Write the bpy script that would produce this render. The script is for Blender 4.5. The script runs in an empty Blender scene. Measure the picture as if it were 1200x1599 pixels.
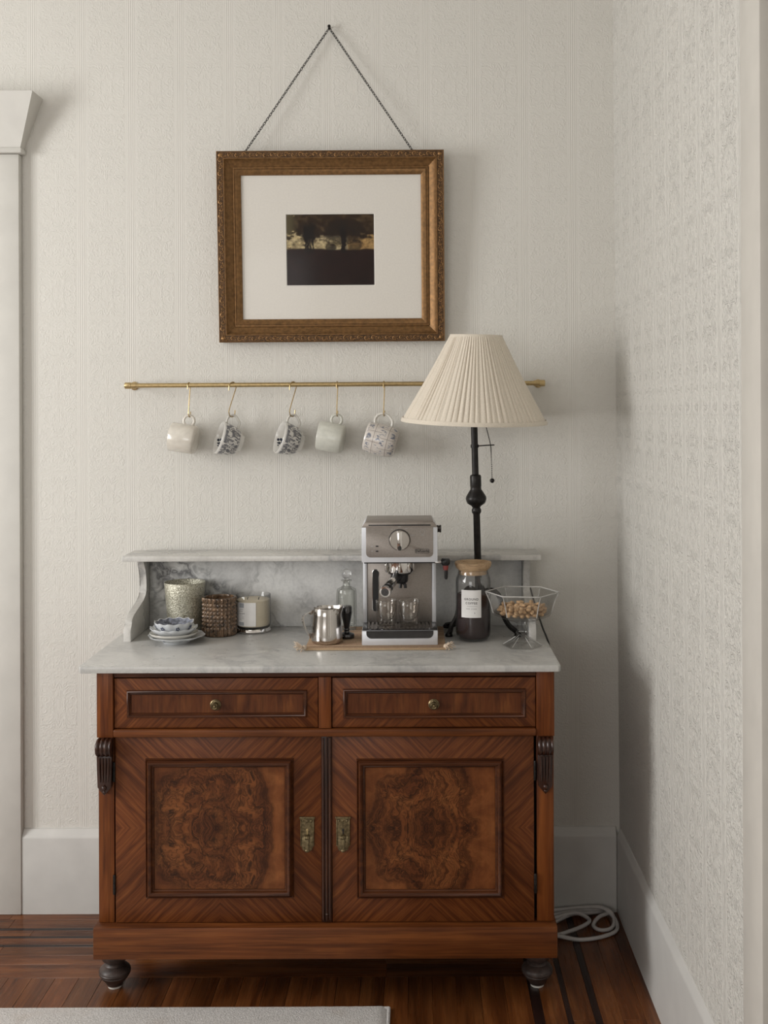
import bpy, bmesh, math, random
from mathutils import Vector, Matrix, noise
PI = math.pi
R = math.radians
random.seed(7)
C = bpy.context.scene
COL = C.collection

# ------------------------------------------------------------------ camera
cam_d = bpy.data.cameras.new('camera')
cam = bpy.data.objects.new('camera', cam_d)
COL.objects.link(cam)
cam.location = (0.0, -3.095, 1.4085)
cam.rotation_euler = (Matrix.Rotation(R(90), 4, 'X') @ Matrix.Rotation(-0.0035, 4, 'Z')).to_euler()
cam_d.sensor_fit = 'VERTICAL'
cam_d.sensor_height = 36.0
cam_d.sensor_width = 27.0
cam_d.lens = 36.0 * 1714 / 1599
cam_d.shift_x = -55 / 1599
cam_d.shift_y = -159.5 / 1599
cam_d.clip_start = 0.05
C.camera = cam

# ------------------------------------------------------------------ world, lamps, exposure
w = bpy.data.worlds.new('world')
C.world = w
w.use_nodes = True
w.node_tree.nodes['Background'].inputs[0].default_value = (0.80, 0.88, 1.0, 1)
w.node_tree.nodes['Background'].inputs[1].default_value = 0.6

def area(name, loc, rot, sx, sy, power, col):
    d = bpy.data.lights.new(name, 'AREA')
    d.shape = 'RECTANGLE'; d.size = sx; d.size_y = sy
    d.energy = power; d.color = col
    o = bpy.data.objects.new(name, d); COL.objects.link(o)
    o.location = loc; o.rotation_euler = rot
    return o
# daylight through the window of the left wall and through the one behind the camera
area('window_daylight', (-3.22, -1.66, 1.62), (0, R(-90), 0), 1.5, 1.25, 86, (1.0, 0.985, 0.962))
area('window_daylight.001', (-1.62, -4.72, 1.375), (R(90), 0, 0), 1.7, 1.2, 28, (1.0, 0.98, 0.95))

C.view_settings.view_transform = 'Standard'
C.view_settings.look = 'None'
C.view_settings.exposure = -0.2
C.view_settings.gamma = 1.0
C.view_settings.use_curve_mapping = False

# ------------------------------------------------------------------ materials
def new_mat(name):
    m = bpy.data.materials.new(name); m.use_nodes = True
    nt = m.node_tree
    for n in list(nt.nodes): nt.nodes.remove(n)
    out = nt.nodes.new('ShaderNodeOutputMaterial')
    b = nt.nodes.new('ShaderNodeBsdfPrincipled')
    nt.links.new(b.outputs[0], out.inputs[0])
    return m, nt, b, out

class NB:
    def __init__(s, nt): s.nt = nt
    def n(s, t, **k):
        x = s.nt.nodes.new('ShaderNode' + t)
        for a, v in k.items(): setattr(x, a, v)
        return x
    def l(s, a, b): s.nt.links.new(a, b)
    def put(s, sock, v):
        if hasattr(v, 'is_output') or isinstance(v, bpy.types.NodeSocket): s.l(v, sock)
        else: sock.default_value = v
    def m(s, op, a, b=None, c=None, clamp=False):
        x = s.n('Math', operation=op); x.use_clamp = clamp
        s.put(x.inputs[0], a)
        if b is not None: s.put(x.inputs[1], b)
        if c is not None: s.put(x.inputs[2], c)
        return x.outputs[0]
    def obj(s): return s.n('TexCoord').outputs['Object']
    def uv(s): return s.n('TexCoord').outputs['UV']
    def sep(s, v):
        x = s.n('SeparateXYZ'); s.l(v, x.inputs[0]); return x.outputs
    def comb(s, x, y, z):
        c = s.n('CombineXYZ')
        s.put(c.inputs[0], x); s.put(c.inputs[1], y); s.put(c.inputs[2], z)
        return c.outputs[0]
    def map(s, v, scale=(1, 1, 1), rot=(0, 0, 0), loc=(0, 0, 0)):
        x = s.n('Mapping'); s.l(v, x.inputs[0])
        x.inputs['Location'].default_value = loc; x.inputs['Rotation'].default_value = rot; x.inputs['Scale'].default_value = scale
        return x.outputs[0]
    def noise(s, v, scale, detail=3, rough=0.5, dist=0.0, color=False):
        x = s.n('TexNoise'); s.l(v, x.inputs['Vector'])
        x.inputs['Scale'].default_value = scale; x.inputs['Detail'].default_value = detail
        x.inputs['Roughness'].default_value = rough; x.inputs['Distortion'].default_value = dist
        return x.outputs['Color' if color else 'Fac']
    def vor(s, v, scale, feature='F1', rnd=1.0, out='Distance'):
        x = s.n('TexVoronoi', feature=feature); s.l(v, x.inputs['Vector'])
        x.inputs['Scale'].default_value = scale; x.inputs['Randomness'].default_value = rnd
        return x.outputs[out]
    def ramp(s, f, stops, interp='LINEAR'):
        x = s.n('ValToRGB'); s.l(f, x.inputs[0]); cr = x.color_ramp; cr.interpolation = interp
        while len(cr.elements) < len(stops): cr.elements.new(0.5)
        for e, (p, c) in zip(cr.elements, stops):
            e.position = p; e.color = (*c, 1) if not isinstance(c, (int, float)) else (c, c, c, 1)
        return x.outputs[0]
    def mix(s, f, a, b, mode='MIX'):
        x = s.n('Mix', data_type='RGBA', blend_type=mode)
        s.put(x.inputs[0], f)
        for i, v in ((6, a), (7, b)):
            if isinstance(v, tuple): x.inputs[i].default_value = (*v, 1)
            else: s.l(v, x.inputs[i])
        return x.outputs[2]
    def bump(s, h, strength=0.3, dist=0.001, normal=None):
        x = s.n('Bump'); s.l(h, x.inputs['Height'])
        x.inputs['Strength'].default_value = strength; x.inputs['Distance'].default_value = dist
        if normal is not None: s.l(normal, x.inputs['Normal'])
        return x.outputs[0]

def plain(name, col, rough=0.5, metal=0.0, var=0.08, vscale=40, bump=0.0, coat=0.0, spec=0.5, sheen=0.0):
    m, nt, b, _ = new_mat(name); g = NB(nt)
    f = g.noise(g.obj(), vscale, 4)
    c2 = tuple(max(0, c * (1 - var * 1.6)) for c in col); c1 = tuple(min(1, c * (1 + var)) for c in col)
    g.l(g.ramp(f, [(0.3, c2), (0.7, c1)]), b.inputs['Base Color'])
    b.inputs['Roughness'].default_value = rough; b.inputs['Metallic'].default_value = metal
    b.inputs['Coat Weight'].default_value = coat; b.inputs['Specular IOR Level'].default_value = spec
    if sheen: b.inputs['Sheen Weight'].default_value = sheen
    if bump: g.l(g.bump(g.noise(g.obj(), vscale * 4, 3), bump, 0.0006), b.inputs['Normal'])
    return m

def thin_glass(name, tint=(1, 1, 1), base=0.04, edge=0.55, rough=0.02, dim=0.55):
    """thin walled clear glass: lets light straight through, reflects more at grazing angles"""
    m = bpy.data.materials.new(name); m.use_nodes = True; nt = m.node_tree; g = NB(nt)
    for n in list(nt.nodes): nt.nodes.remove(n)
    out = g.n('OutputMaterial'); t = g.n('BsdfTransparent'); gl = g.n('BsdfGlossy'); mx = g.n('MixShader')
    lw = g.n('LayerWeight'); lw.inputs[0].default_value = 0.5
    f = g.m('POWER', lw.outputs['Facing'], 3.2)
    f2 = g.m('MULTIPLY_ADD', f, edge, base)
    tc = g.mix(g.m('POWER', lw.outputs['Facing'], 2.0), tint, tuple(c * dim for c in tint))
    g.l(tc, t.inputs[0]); gl.inputs['Roughness'].default_value = rough
    g.l(f2, mx.inputs[0]); g.l(t.outputs[0], mx.inputs[1]); g.l(gl.outputs[0], mx.inputs[2]); g.l(mx.outputs[0], out.inputs[0])
    return m

def solid_glass(name, col=(1, 1, 1), rough=0.0, ior=1.45):
    m, nt, b, _ = new_mat(name)
    b.inputs['Base Color'].default_value = (*col, 1); b.inputs['Transmission Weight'].default_value = 1
    b.inputs['Roughness'].default_value = rough; b.inputs['IOR'].default_value = ior
    return m

def wood(name, dark, mid, light, rot=0.0, mirror=False, along='Z', across=60, length=4, rough=0.40, coat=0.08, contrast=1.0, rand=False):
    """grain runs along local `along`, turned by rot about Y; mirror book-matches it about the object's centre"""
    m, nt, b, _ = new_mat(name); g = NB(nt)
    v = g.obj()
    if mirror:
        x, y, z = g.sep(v)
        wob = g.noise(v, 9, 2)
        v = g.comb(g.m('MULTIPLY_ADD', wob, 0.012, g.m('ABSOLUTE', x)), y, g.m('ABSOLUTE', z))
    if rand:
        oi = g.n('ObjectInfo').outputs['Random']
        ofs = g.m('MULTIPLY', oi, 37.0)
        x, y, z = g.sep(v)
        v = g.comb(g.m('ADD', x, ofs), g.m('ADD', y, ofs), z)
    sc = {'Z': (across, across, length), 'X': (length, across, across), 'Y': (across, length, across)}[along]
    v0 = g.map(v, rot=(0, rot, 0))
    v1 = g.map(v0, scale=sc)
    n1 = g.noise(v1, 1.0, 5, 0.6, 0.6)
    sc2 = tuple(s * (4.5 if s == across else 1.6) for s in sc)
    n2 = g.noise(g.map(v0, scale=sc2), 1.0, 3, 0.6)
    n3 = g.noise(v, 6.0, 3)
    c = g.ramp(n1, [(0.28, dark), (0.5, mid), (0.72, light)])
    pores = g.ramp(n2, [(0.36, 0.45), (0.5, 1.0)])
    c = g.mix(0.55 * contrast, c, pores, 'MULTIPLY')
    c = g.mix(0.55, c, g.ramp(n3, [(0.3, 0.62), (0.7, 1.1)]), 'MULTIPLY')
    if rand:
        c = g.mix(0.75, c, g.ramp(oi, [(0.0, 0.6), (0.5, 0.9), (1.0, 1.25)]), 'MULTIPLY')
    g.l(c, b.inputs['Base Color'])
    g.l(g.ramp(n2, [(0.3, rough + 0.12), (0.6, rough)]), b.inputs['Roughness'])
    b.inputs['Coat Weight'].default_value = coat; b.inputs['Coat Roughness'].default_value = 0.28; b.inputs['Specular IOR Level'].default_value = 0.2
    g.l(g.bump(n2, 0.12, 0.0004), b.inputs['Normal'])
    return m

def burl(name, seed):
    m, nt, b, _ = new_mat(name); g = NB(nt)
    x, y, z = g.sep(g.obj())
    ax = g.m('ADD', x, 0.008)
    az = g.m('MULTIPLY', g.m('ABSOLUTE', z), 0.55)
    za = g.m('SQRT', g.m('ADD', g.m('POWER', z, 2.0), 0.000004))
    v = g.comb(ax, seed, za)
    wv = g.noise(v, 7.0, 4, 0.55, 0.0, True)
    wx, wy, wz = g.sep(wv)
    px = g.m('MULTIPLY_ADD', g.m('SUBTRACT', wx, 0.5), 0.16, ax)
    pz = g.m('MULTIPLY_ADD', g.m('SUBTRACT', wy, 0.5), 0.20, za)
    r = g.m('SQRT', g.m('ADD', g.m('POWER', g.m('MULTIPLY', px, 0.90), 2.0), g.m('POWER', g.m('MULTIPLY', pz, 0.62), 2.0)))
    fine = g.noise(g.comb(g.m('MULTIPLY', px, 1.5), seed, g.m('MULTIPLY', pz, 0.8)), 44, 6, 0.62, 1.6)
    band = g.m('FRACT', g.m('MULTIPLY_ADD', fine, 1.5, g.m('MULTIPLY', r, 46.0)))
    lines = g.ramp(band, [(0.0, 0.12), (0.09, 0.85), (0.5, 1.0), (0.86, 0.75), (1.0, 0.15)])
    curls = g.ramp(g.m('ABSOLUTE', g.m('SUBTRACT', fine, 0.5)), [(0.0, 0.12), (0.04, 0.7), (0.1, 1.0)])
    mask = g.ramp(r, [(0.105, 1.0), (0.128, 0.10)])
    core = g.ramp(r, [(0.0, 0.55), (0.03, 0.85), (0.085, 1.0), (0.105, 0.75), (0.114, 0.40), (0.122, 1.0)])
    blot = g.noise(g.comb(px, seed, pz), 16, 4, 0.6)
    base = g.ramp(blot, [(0.28, (0.085, 0.024, 0.008)), (0.5, (0.170, 0.054, 0.016)), (0.72, (0.26, 0.094, 0.029))])
    dark = g.mix(0.8, g.mix(0.85, base, lines, 'MULTIPLY'), curls, 'MULTIPLY')
    dark = g.mix(0.8, dark, core, 'MULTIPLY')
    plainw = g.mix(0.45, base, g.ramp(g.noise(g.map(v, scale=(60, 1, 6)), 1.0, 4), [(0.35, 0.5), (0.6, 1.05)]), 'MULTIPLY')
    g.l(g.mix(mask, plainw, dark), b.inputs['Base Color'])
    b.inputs['Roughness'].default_value = 0.40; b.inputs['Specular IOR Level'].default_value = 0.2
    b.inputs['Coat Weight'].default_value = 0.08; b.inputs['Coat Roughness'].default_value = 0.3
    return m

def marble(name, light=(0.66, 0.66, 0.65), grey=(0.42, 0.43, 0.44), vein=(0.17, 0.175, 0.19), ofs=0.0, rough=0.24, heavy=1.0):
    m, nt, b, _ = new_mat(name); g = NB(nt)
    v = g.map(g.obj(), loc=(ofs, ofs * 0.7, 0), rot=(0.2, 0.5, 0.5))
    wv = g.noise(v, 3.0, 4, 0.6, 0.0, True)
    mv = g.n('VectorMath', operation='MULTIPLY_ADD'); g.l(wv, mv.inputs[0]); mv.inputs[1].default_value = (0.35, 0.35, 0.35); g.l(v, mv.inputs[2])
    cloud = g.noise(mv.outputs[0], 5.0, 6, 0.62)
    n = g.noise(g.map(mv.outputs[0], scale=(1, 3.2, 1)), 5.0, 5, 0.6)
    ridge = g.m('ABSOLUTE', g.m('SUBTRACT', n, 0.5))
    veins = g.ramp(ridge, [(0.0, 1.0), (0.02, 0.6), (0.075, 0.0)])
    where = g.ramp(g.noise(v, 3.5, 2), [(0.42, 0.0), (0.60, 1.0)])
    c = g.ramp(cloud, [(0.30, grey), (0.58, light)])
    c = g.mix(g.m('MULTIPLY', g.m('MULTIPLY', veins, where), 0.85 * heavy), c, vein)
    speck = g.ramp(g.noise(g.obj(), 130, 3), [(0.35, 0.86), (0.55, 1.0)])
    c = g.mix(0.6, c, speck, 'MULTIPLY')
    g.l(c, b.inputs['Base Color'])
    g.l(g.ramp(g.noise(g.obj(), 9, 4), [(0.3, rough), (0.7, rough + 0.12)]), b.inputs['Roughness'])
    return m

def wallpaper(name, axis, first, col, strength=0.5, dist=0.0013, streak=0.0):
    """embossed paper: triple ribbed stripes and a mirrored leaf scroll between them"""
    m, nt, b, _ = new_mat(name); g = NB(nt)
    P = 0.1385
    o = g.sep(g.obj()); h = o[axis]; z = o[2]
    s = g.m('FRACT', g.m('MULTIPLY', g.m('SUBTRACT', h, first - 20 * P), 1 / P))
    d = g.m('MULTIPLY', g.m('SUBTRACT', 0.5, g.m('ABSOLUTE', g.m('SUBTRACT', s, 0.5))), P)     # metres from nearest stripe
    u = g.m('MULTIPLY', g.m('ABSOLUTE', g.m('SUBTRACT', s, 0.5)), P)                             # metres from strip centre
    def pulse(x, wdt): return g.m('SUBTRACT', 1.0, g.m('MULTIPLY', g.m('ABSOLUTE', x), 1 / wdt), clamp=True)
    lines = g.m('MULTIPLY', 0.8, g.m('ADD', pulse(d, 0.0022), g.m('ADD', pulse(g.m('SUBTRACT', d, 0.0058), 0.0022), g.m('MULTIPLY', pulse(g.m('SUBTRACT', d, 0.0105), 0.002), 0.6))))
    zz = g.m('PINGPONG', z, 0.29)
    vec = g.comb(u, 0.0, zz)
    n = g.noise(vec, 30, 2, 0.5, 1.9)
    scroll = pulse(g.m('SUBTRACT', g.m('FRACT', g.m('MULTIPLY', n, 4.0)), 0.5), 0.30)
    n2 = g.noise(vec, 75, 2, 0.5, 1.2)
    scroll2 = pulse(g.m('SUBTRACT', g.m('FRACT', g.m('MULTIPLY', n2, 3.0)), 0.5), 0.32)
    far = g.m('MULTIPLY', g.m('SUBTRACT', d, 0.013), 120.0, clamp=True)
    hgt = g.m('ADD', lines, g.m('MULTIPLY', far, g.m('ADD', g.m('MULTIPLY', scroll, 0.75), g.m('MULTIPLY', scroll2, 0.45))))
    hgt = g.m('MULTIPLY_ADD', g.noise(g.obj(), 300, 3), 0.6, hgt)
    if streak:
        hgt = g.m('MULTIPLY_ADD', g.noise(g.map(g.obj(), scale=(1, 150, 48)), 1.0, 3, 0.6, 0.8), streak, hgt)
    g.l(g.bump(hgt, strength, dist), b.inputs['Normal'])
    f = g.noise(g.obj(), 2.2, 3)
    c2 = tuple(c * 0.97 for c in col)
    g.l(g.ramp(f, [(0.3, c2), (0.7, col)]), b.inputs['Base Color'])
    b.inputs['Roughness'].default_value = 0.62; b.inputs['Specular IOR Level'].default_value = 0.3
    return m

def fabric(name, col, scale=900, rough=0.9):
    m, nt, b, _ = new_mat(name); g = NB(nt)
    x, y, z = g.sep(g.obj())
    f = g.noise(g.obj(), scale, 3)
    g.l(g.ramp(f, [(0.3, tuple(c * 0.8 for c in col)), (0.7, col)]), b.inputs['Base Color'])
    b.inputs['Roughness'].default_value = rough; b.inputs['Sheen Weight'].default_value = 0.2
    g.l(g.bump(f, 0.4, 0.001), b.inputs['Normal'])
    return m

def attr_mat(name, rough=0.5):
    m, nt, b, _ = new_mat(name); g = NB(nt)
    a = g.n('Attribute'); a.attribute_name = 'Col'
    g.l(g.mix(0.35, a.outputs['Color'], g.ramp(g.noise(g.obj(), 260, 4), [(0.3, 0.6), (0.7, 1.3)]), 'MULTIPLY'), b.inputs['Base Color'])
    b.inputs['Roughness'].default_value = rough; b.inputs['Specular IOR Level'].default_value = 0.12
    return m

WALLC = (0.69, 0.672, 0.627)
M = {}
M['wall_back'] = wallpaper('embossed_paper_back', 0, -0.3964, WALLC)
M['wall_right'] = wallpaper('embossed_paper_right', 1, -0.10, WALLC, 1.0, 0.0024, 2.2)
M['wall_plain'] = plain('plain_wall_paint', WALLC, 0.7, var=0.03, vscale=3)
M['ceiling'] = plain('ceiling_paint', (0.80, 0.79, 0.76), 0.8, var=0.02, vscale=3)
M['trim'] = plain('trim_paint', (0.63, 0.615, 0.575), 0.45, var=0.03, vscale=14, bump=0.05)
M['trim_shaded'] = plain('trim_paint_shaded', (0.56, 0.535, 0.49), 0.5, var=0.03, vscale=14)  # trim paint with the shade on the right casing put into its colour
M['base_paint'] = plain('baseboard_paint', (0.60, 0.59, 0.565), 0.42, var=0.03, vscale=14, bump=0.05)
M['oak'] = wood('oak_floor', (0.060, 0.016, 0.0045), (0.145, 0.045, 0.012), (0.24, 0.086, 0.025), along='X', across=26, length=2.2, rough=0.26, coat=0.3, rand=True)
M['oak_dark'] = wood('dark_inlay_wood', (0.010, 0.004, 0.003), (0.020, 0.008, 0.006), (0.035, 0.014, 0.010), along='X', across=50, length=4, rough=0.28, coat=0.3, rand=True)
M['floor_under'] = plain('subfloor', (0.010, 0.006, 0.004), 0.8)
WD, WM, WL_ = (0.056, 0.014, 0.0042), (0.128, 0.036, 0.0092), (0.205, 0.066, 0.017)
M['walnut_v'] = wood('walnut_upright_grain', (0.070, 0.017, 0.0045), (0.155, 0.043, 0.0095), (0.235, 0.072, 0.016), along='Z', across=55, length=3)
M['walnut_h'] = wood('walnut_level_grain', (0.066, 0.018, 0.0048), (0.130, 0.038, 0.0095), (0.200, 0.064, 0.016), along='X', across=55, length=3)
M['veneer'] = wood('walnut_mitred_veneer', WD, WM, WL_, rot=R(-45), mirror=True, along='Z', across=120, length=7, contrast=1.0)
M['veneer_panel'] = wood('walnut_striped_panel', (0.045, 0.012, 0.0045), (0.100, 0.029, 0.009), (0.170, 0.056, 0.016), along='Z', across=32, length=7)
M['moulding'] = wood('dark_walnut_moulding', (0.035, 0.010, 0.004), (0.072, 0.022, 0.008), (0.115, 0.038, 0.012), along='X', across=40, length=5, rough=0.34, coat=0.15)
M['carved'] = wood('dark_carved_walnut', (0.020, 0.007, 0.004), (0.042, 0.014, 0.007), (0.070, 0.024, 0.010), along='Z', across=40, length=6, rough=0.25, coat=0.5)
M['foot'] = plain('turned_dark_wood', (0.052, 0.034, 0.028), 0.48, var=0.35, vscale=60, coat=0.08)
M['burl_a'] = burl('burl_walnut_left', 0.37)
M['burl_b'] = burl('burl_walnut_right', 1.91)
M['void'] = plain('dark_gap', (0.006, 0.004, 0.003), 0.8)
M['marble'] = marble('marble_top', ofs=0.3, light=(0.53, 0.522, 0.50), grey=(0.45, 0.443, 0.425), heavy=0.45)
M['marble_back'] = marble('marble_splashback', light=(0.68, 0.68, 0.665), grey=(0.45, 0.45, 0.45), vein=(0.10, 0.10, 0.105), ofs=1.7, rough=0.3, heavy=1.15)
M['marble_shelf'] = marble('marble_shelf', light=(0.60, 0.585, 0.555), grey=(0.50, 0.485, 0.455), heavy=0.6, ofs=2.6)
M['old_brass'] = plain('aged_brass', (0.20, 0.155, 0.085), 0.38, 0.9, var=0.35, vscale=200)
M['dark_metal'] = plain('blackened_metal', (0.030, 0.027, 0.025), 0.4, 0.8, var=0.3, vscale=150)
M['brass'] = plain('brushed_brass', (0.50, 0.375, 0.19), 0.30, 0.95, var=0.12, vscale=120)
M['gilt'] = plain('gilded_wood', (0.205, 0.108, 0.040), 0.46, 0.6, var=0.22, vscale=110, bump=0.15)
M['gilt_dark'] = plain('gilded_carving', (0.30, 0.165, 0.068), 0.42, 0.65, var=0.4, vscale=300)
M['gilt_recess'] = plain('dark_gilt_ground', (0.105, 0.052, 0.019), 0.55, 0.4, var=0.4, vscale=200)
M['mat_board'] = plain('mat_board', (0.74, 0.71, 0.655), 0.9, var=0.02, vscale=200)
M['mat_bevel'] = plain('mat_bevel', (0.80, 0.78, 0.73), 0.9, var=0.02)
M['painting'] = attr_mat('dark_landscape_print', 0.35)
M['pane'] = thin_glass('picture_glass', base=0.004, edge=0.2, rough=0.09, dim=0.9)
M['shade'] = fabric('pleated_linen', (0.76, 0.685, 0.575), 500)
M['shade_band'] = fabric('linen_band', (0.75, 0.68, 0.57), 600)
M['lamp'] = plain('black_iron', (0.016, 0.014, 0.013), 0.38, 0.5, var=0.3, vscale=80)
M['cream'] = plain('cream_glaze', (0.64, 0.60, 0.53), 0.18, var=0.05, vscale=60, coat=0.4)
M['sage'] = plain('pale_grey_green_glaze', (0.56, 0.56, 0.50), 0.32, var=0.06, vscale=80, coat=0.2)
M['steel'] = plain('brushed_steel', (0.30, 0.27, 0.245), 0.38, 0.8, var=0.06, vscale=300)
M['silver'] = plain('silver_plastic', (0.66, 0.675, 0.71), 0.34, 0.25, var=0.03)
M['top_trim'] = plain('grey_brown_trim', (0.30, 0.265, 0.235), 0.4, 0.5, var=0.06)
M['chrome'] = plain('chrome', (0.74, 0.72, 0.70), 0.09, 1.0, var=0.02)
M['jug_steel'] = plain('polished_steel', (0.60, 0.57, 0.54), 0.14, 1.0, var=0.04, vscale=300)
M['dark_chrome'] = plain('dark_chrome', (0.10, 0.098, 0.10), 0.14, 0.9, var=0.08)
M['black'] = plain('black_plastic', (0.012, 0.012, 0.013), 0.32, var=0.2)
M['red'] = plain('red_rubber', (0.24, 0.04, 0.035), 0.5)
M['print'] = plain('grey_print', (0.045, 0.043, 0.042), 0.7)
M['print_soft'] = plain('soft_grey_print', (0.36, 0.355, 0.35), 0.7)
M['print_blue'] = plain('blue_grey_print', (0.37, 0.39, 0.42), 0.7)
M['paper'] = plain('white_label_paper', (0.80, 0.79, 0.78), 0.7, var=0.02)
M['light_wood'] = wood('pale_lid_wood', (0.42, 0.27, 0.15), (0.58, 0.40, 0.24), (0.68, 0.49, 0.31), along='X', across=60, length=5, rough=0.5, coat=0.0)
M['glass'] = thin_glass('clear_thin_glass')
M['cup_glass'] = thin_glass('cup_glass', tint=(0.99, 0.975, 0.955), base=0.06, edge=0.65, dim=0.8)
M['cut_glass'] = thin_glass('cut_glass', tint=(0.97, 0.975, 0.96), base=0.05, edge=0.6, rough=0.03)
M['bowl_glass'] = thin_glass('bowl_glass', tint=(0.99, 0.99, 0.985), base=0.045, edge=0.5, rough=0.02, dim=0.80)
M['solid_glass'] = solid_glass('solid_glass')
M['rim_glint'] = plain('glass_edge_glint', (0.70, 0.69, 0.67), 0.15, var=0.03)  # window reflection along the bowl's ground edges, painted in as a whitish colour
M['rim_glint'].node_tree.nodes['Principled BSDF'].inputs['Transmission Weight'].default_value = 0.45
M['coffee'] = plain('ground_coffee', (0.026, 0.0085, 0.0085), 0.75, var=0.5, vscale=500, bump=0.6)
M['wax'] = plain('cream_wax', (0.74, 0.66, 0.50), 0.5, var=0.03)
M['wax_pale'] = plain('pale_wax', (0.72, 0.69, 0.58), 0.55, var=0.04)
M['amber_bead'] = plain('bronze_bead_glass', (0.155, 0.095, 0.055), 0.16, 0.35, var=0.55, vscale=130, coat=0.5)
M['porcelain'] = plain('blue_white_porcelain', (0.60, 0.62, 0.64), 0.2, var=0.08, vscale=50, coat=0.4)
M['porcelain_cream'] = plain('cream_porcelain', (0.64, 0.62, 0.57), 0.2, var=0.05, vscale=50, coat=0.4)
M['cobalt'] = plain('cobalt_paint', (0.085, 0.10, 0.16), 0.3, var=0.5, vscale=200)
M['cobalt_soft'] = plain('soft_cobalt_wash', (0.19, 0.205, 0.255), 0.25, var=0.45, vscale=130)
M['navy'] = plain('navy_paint', (0.022, 0.030, 0.055), 0.3, var=0.5, vscale=200)
M['nut'] = plain('nut_shell', (0.54, 0.345, 0.185), 0.55, var=0.28, vscale=160, bump=0.2)
M['cable'] = plain('grey_white_cable', (0.50, 0.475, 0.46), 0.45, var=0.04)
M['tassel'] = fabric('cream_yarn', (0.66, 0.54, 0.42), 700)

def mottled_silver():
    m, nt, b, _ = new_mat('mercury_glass'); g = NB(nt)
    n = g.noise(g.obj(), 330, 4, 0.6); n2 = g.vor(g.obj(), 240)
    c = g.ramp(n, [(0.33, (0.25, 0.235, 0.17)), (0.5, (0.52, 0.50, 0.40)), (0.68, (0.72, 0.70, 0.60))])
    g.l(c, b.inputs['Base Color']); b.inputs['Metallic'].default_value = 0.45; b.inputs['Roughness'].default_value = 0.28
    g.l(g.bump(g.m('ADD', n, g.m('MULTIPLY', n2, 0.7)), 0.7, 0.0016), b.inputs['Normal'])
    g.l(g.ramp(n, [(0.36, 0.62), (0.5, 0.9)]), b.inputs['Alpha'])
    return m
M['mercury'] = mottled_silver()

def blue_floral():
    m, nt, b, _ = new_mat('blue_floral_glaze'); g = NB(nt)
    u, v, _z = g.sep(g.uv())
    p = g.comb(g.m('MULTIPLY', u, 0.27), g.m('MULTIPLY', v, 0.10), 0.0)
    wob = g.noise(p, 60, 3, 0.6, 0.0, True)
    mv = g.n('VectorMath', operation='MULTIPLY_ADD'); g.l(wob, mv.inputs[0]); mv.inputs[1].default_value = (0.016, 0.016, 0); g.l(p, mv.inputs[2])
    big = g.vor(mv.outputs[0], 50)
    ring = g.ramp(g.m('ABSOLUTE', g.m('SUBTRACT', big, 0.25)), [(0.0, 1.0), (0.14, 0.0)])
    sprig = g.ramp(g.noise(mv.outputs[0], 150, 4, 0.6, 1.0), [(0.45, 0.0), (0.50, 1.0)])
    f = g.m('MAXIMUM', g.m('MULTIPLY', ring, 0.9), g.m('MULTIPLY', sprig, 0.8))
    band = g.m('MULTIPLY', g.m('MULTIPLY', g.m('SUBTRACT', v, 0.22), 40.0, clamp=True), g.m('MULTIPLY', g.m('SUBTRACT', 0.503, v), 60.0, clamp=True))
    c = g.mix(g.m('MULTIPLY', f, band), (0.66, 0.645, 0.61), (0.014, 0.020, 0.045))
    g.l(c, b.inputs['Base Color']); b.inputs['Roughness'].default_value = 0.2; b.inputs['Coat Weight'].default_value = 0.4
    return m
M['blue_floral'] = blue_floral()

def panelled():
    m, nt, b, _ = new_mat('panelled_sprig_glaze'); g = NB(nt)
    u, v, _z = g.sep(g.uv())
    U = g.m('MULTIPLY', u, 9.0); V = g.m('MULTIPLY', v, 6.2)
    def line(x, wdt): return g.m('LESS_THAN', g.m('ABSOLUTE', g.m('SUBTRACT', g.m('FRACT', x), 0.5)), wdt)
    row = g.m('FLOOR', V)
    Uo = g.m('MULTIPLY_ADD', row, 0.5, U)
    f = g.m('MAXIMUM', line(Uo, 0.022), line(V, 0.022))
    f2 = g.m('MAXIMUM', line(g.m('ADD', Uo, 0.10), 0.012), line(g.m('ADD', V, 0.12), 0.012))
    band = g.m('MULTIPLY', g.m('GREATER_THAN', v, 0.14), g.m('LESS_THAN', v, 0.49))
    p = g.comb(g.m('MULTIPLY', u, 0.29), g.m('MULTIPLY', v, 0.11), 0.0)
    wob = g.noise(p, 90, 2, 0.6, 0.0, True)
    mv = g.n('VectorMath', operation='MULTIPLY_ADD'); g.l(wob, mv.inputs[0]); mv.inputs[1].default_value = (0.010, 0.010, 0); g.l(p, mv.inputs[2])
    cu = g.m('ABSOLUTE', g.m('SUBTRACT', g.m('FRACT', g.m('ADD', Uo, 0.5)), 0.5))
    cv = g.m('ABSOLUTE', g.m('SUBTRACT', g.m('FRACT', g.m('ADD', V, 0.5)), 0.5))
    inside = g.m('MULTIPLY', g.m('LESS_THAN', cu, 0.3), g.m('LESS_THAN', cv, 0.32))
    spr = g.m('MULTIPLY', inside, g.ramp(g.noise(mv.outputs[0], 150, 3, 0.6, 1.0), [(0.50, 0.0), (0.56, 1.0)]))
    c = g.mix(g.m('MULTIPLY', g.m('MAXIMUM', f, g.m('MULTIPLY', f2, 0.5)), g.m('MULTIPLY', band, 0.75)), (0.63, 0.585, 0.54), (0.17, 0.14, 0.13))
    c = g.mix(g.m('MULTIPLY', spr, g.m('MULTIPLY', band, 0.85)), c, (0.10, 0.13, 0.20))
    g.l(c, b.inputs['Base Color']); b.inputs['Roughness'].default_value = 0.22; b.inputs['Coat Weight'].default_value = 0.4
    return m
M['panelled'] = panelled()

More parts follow.
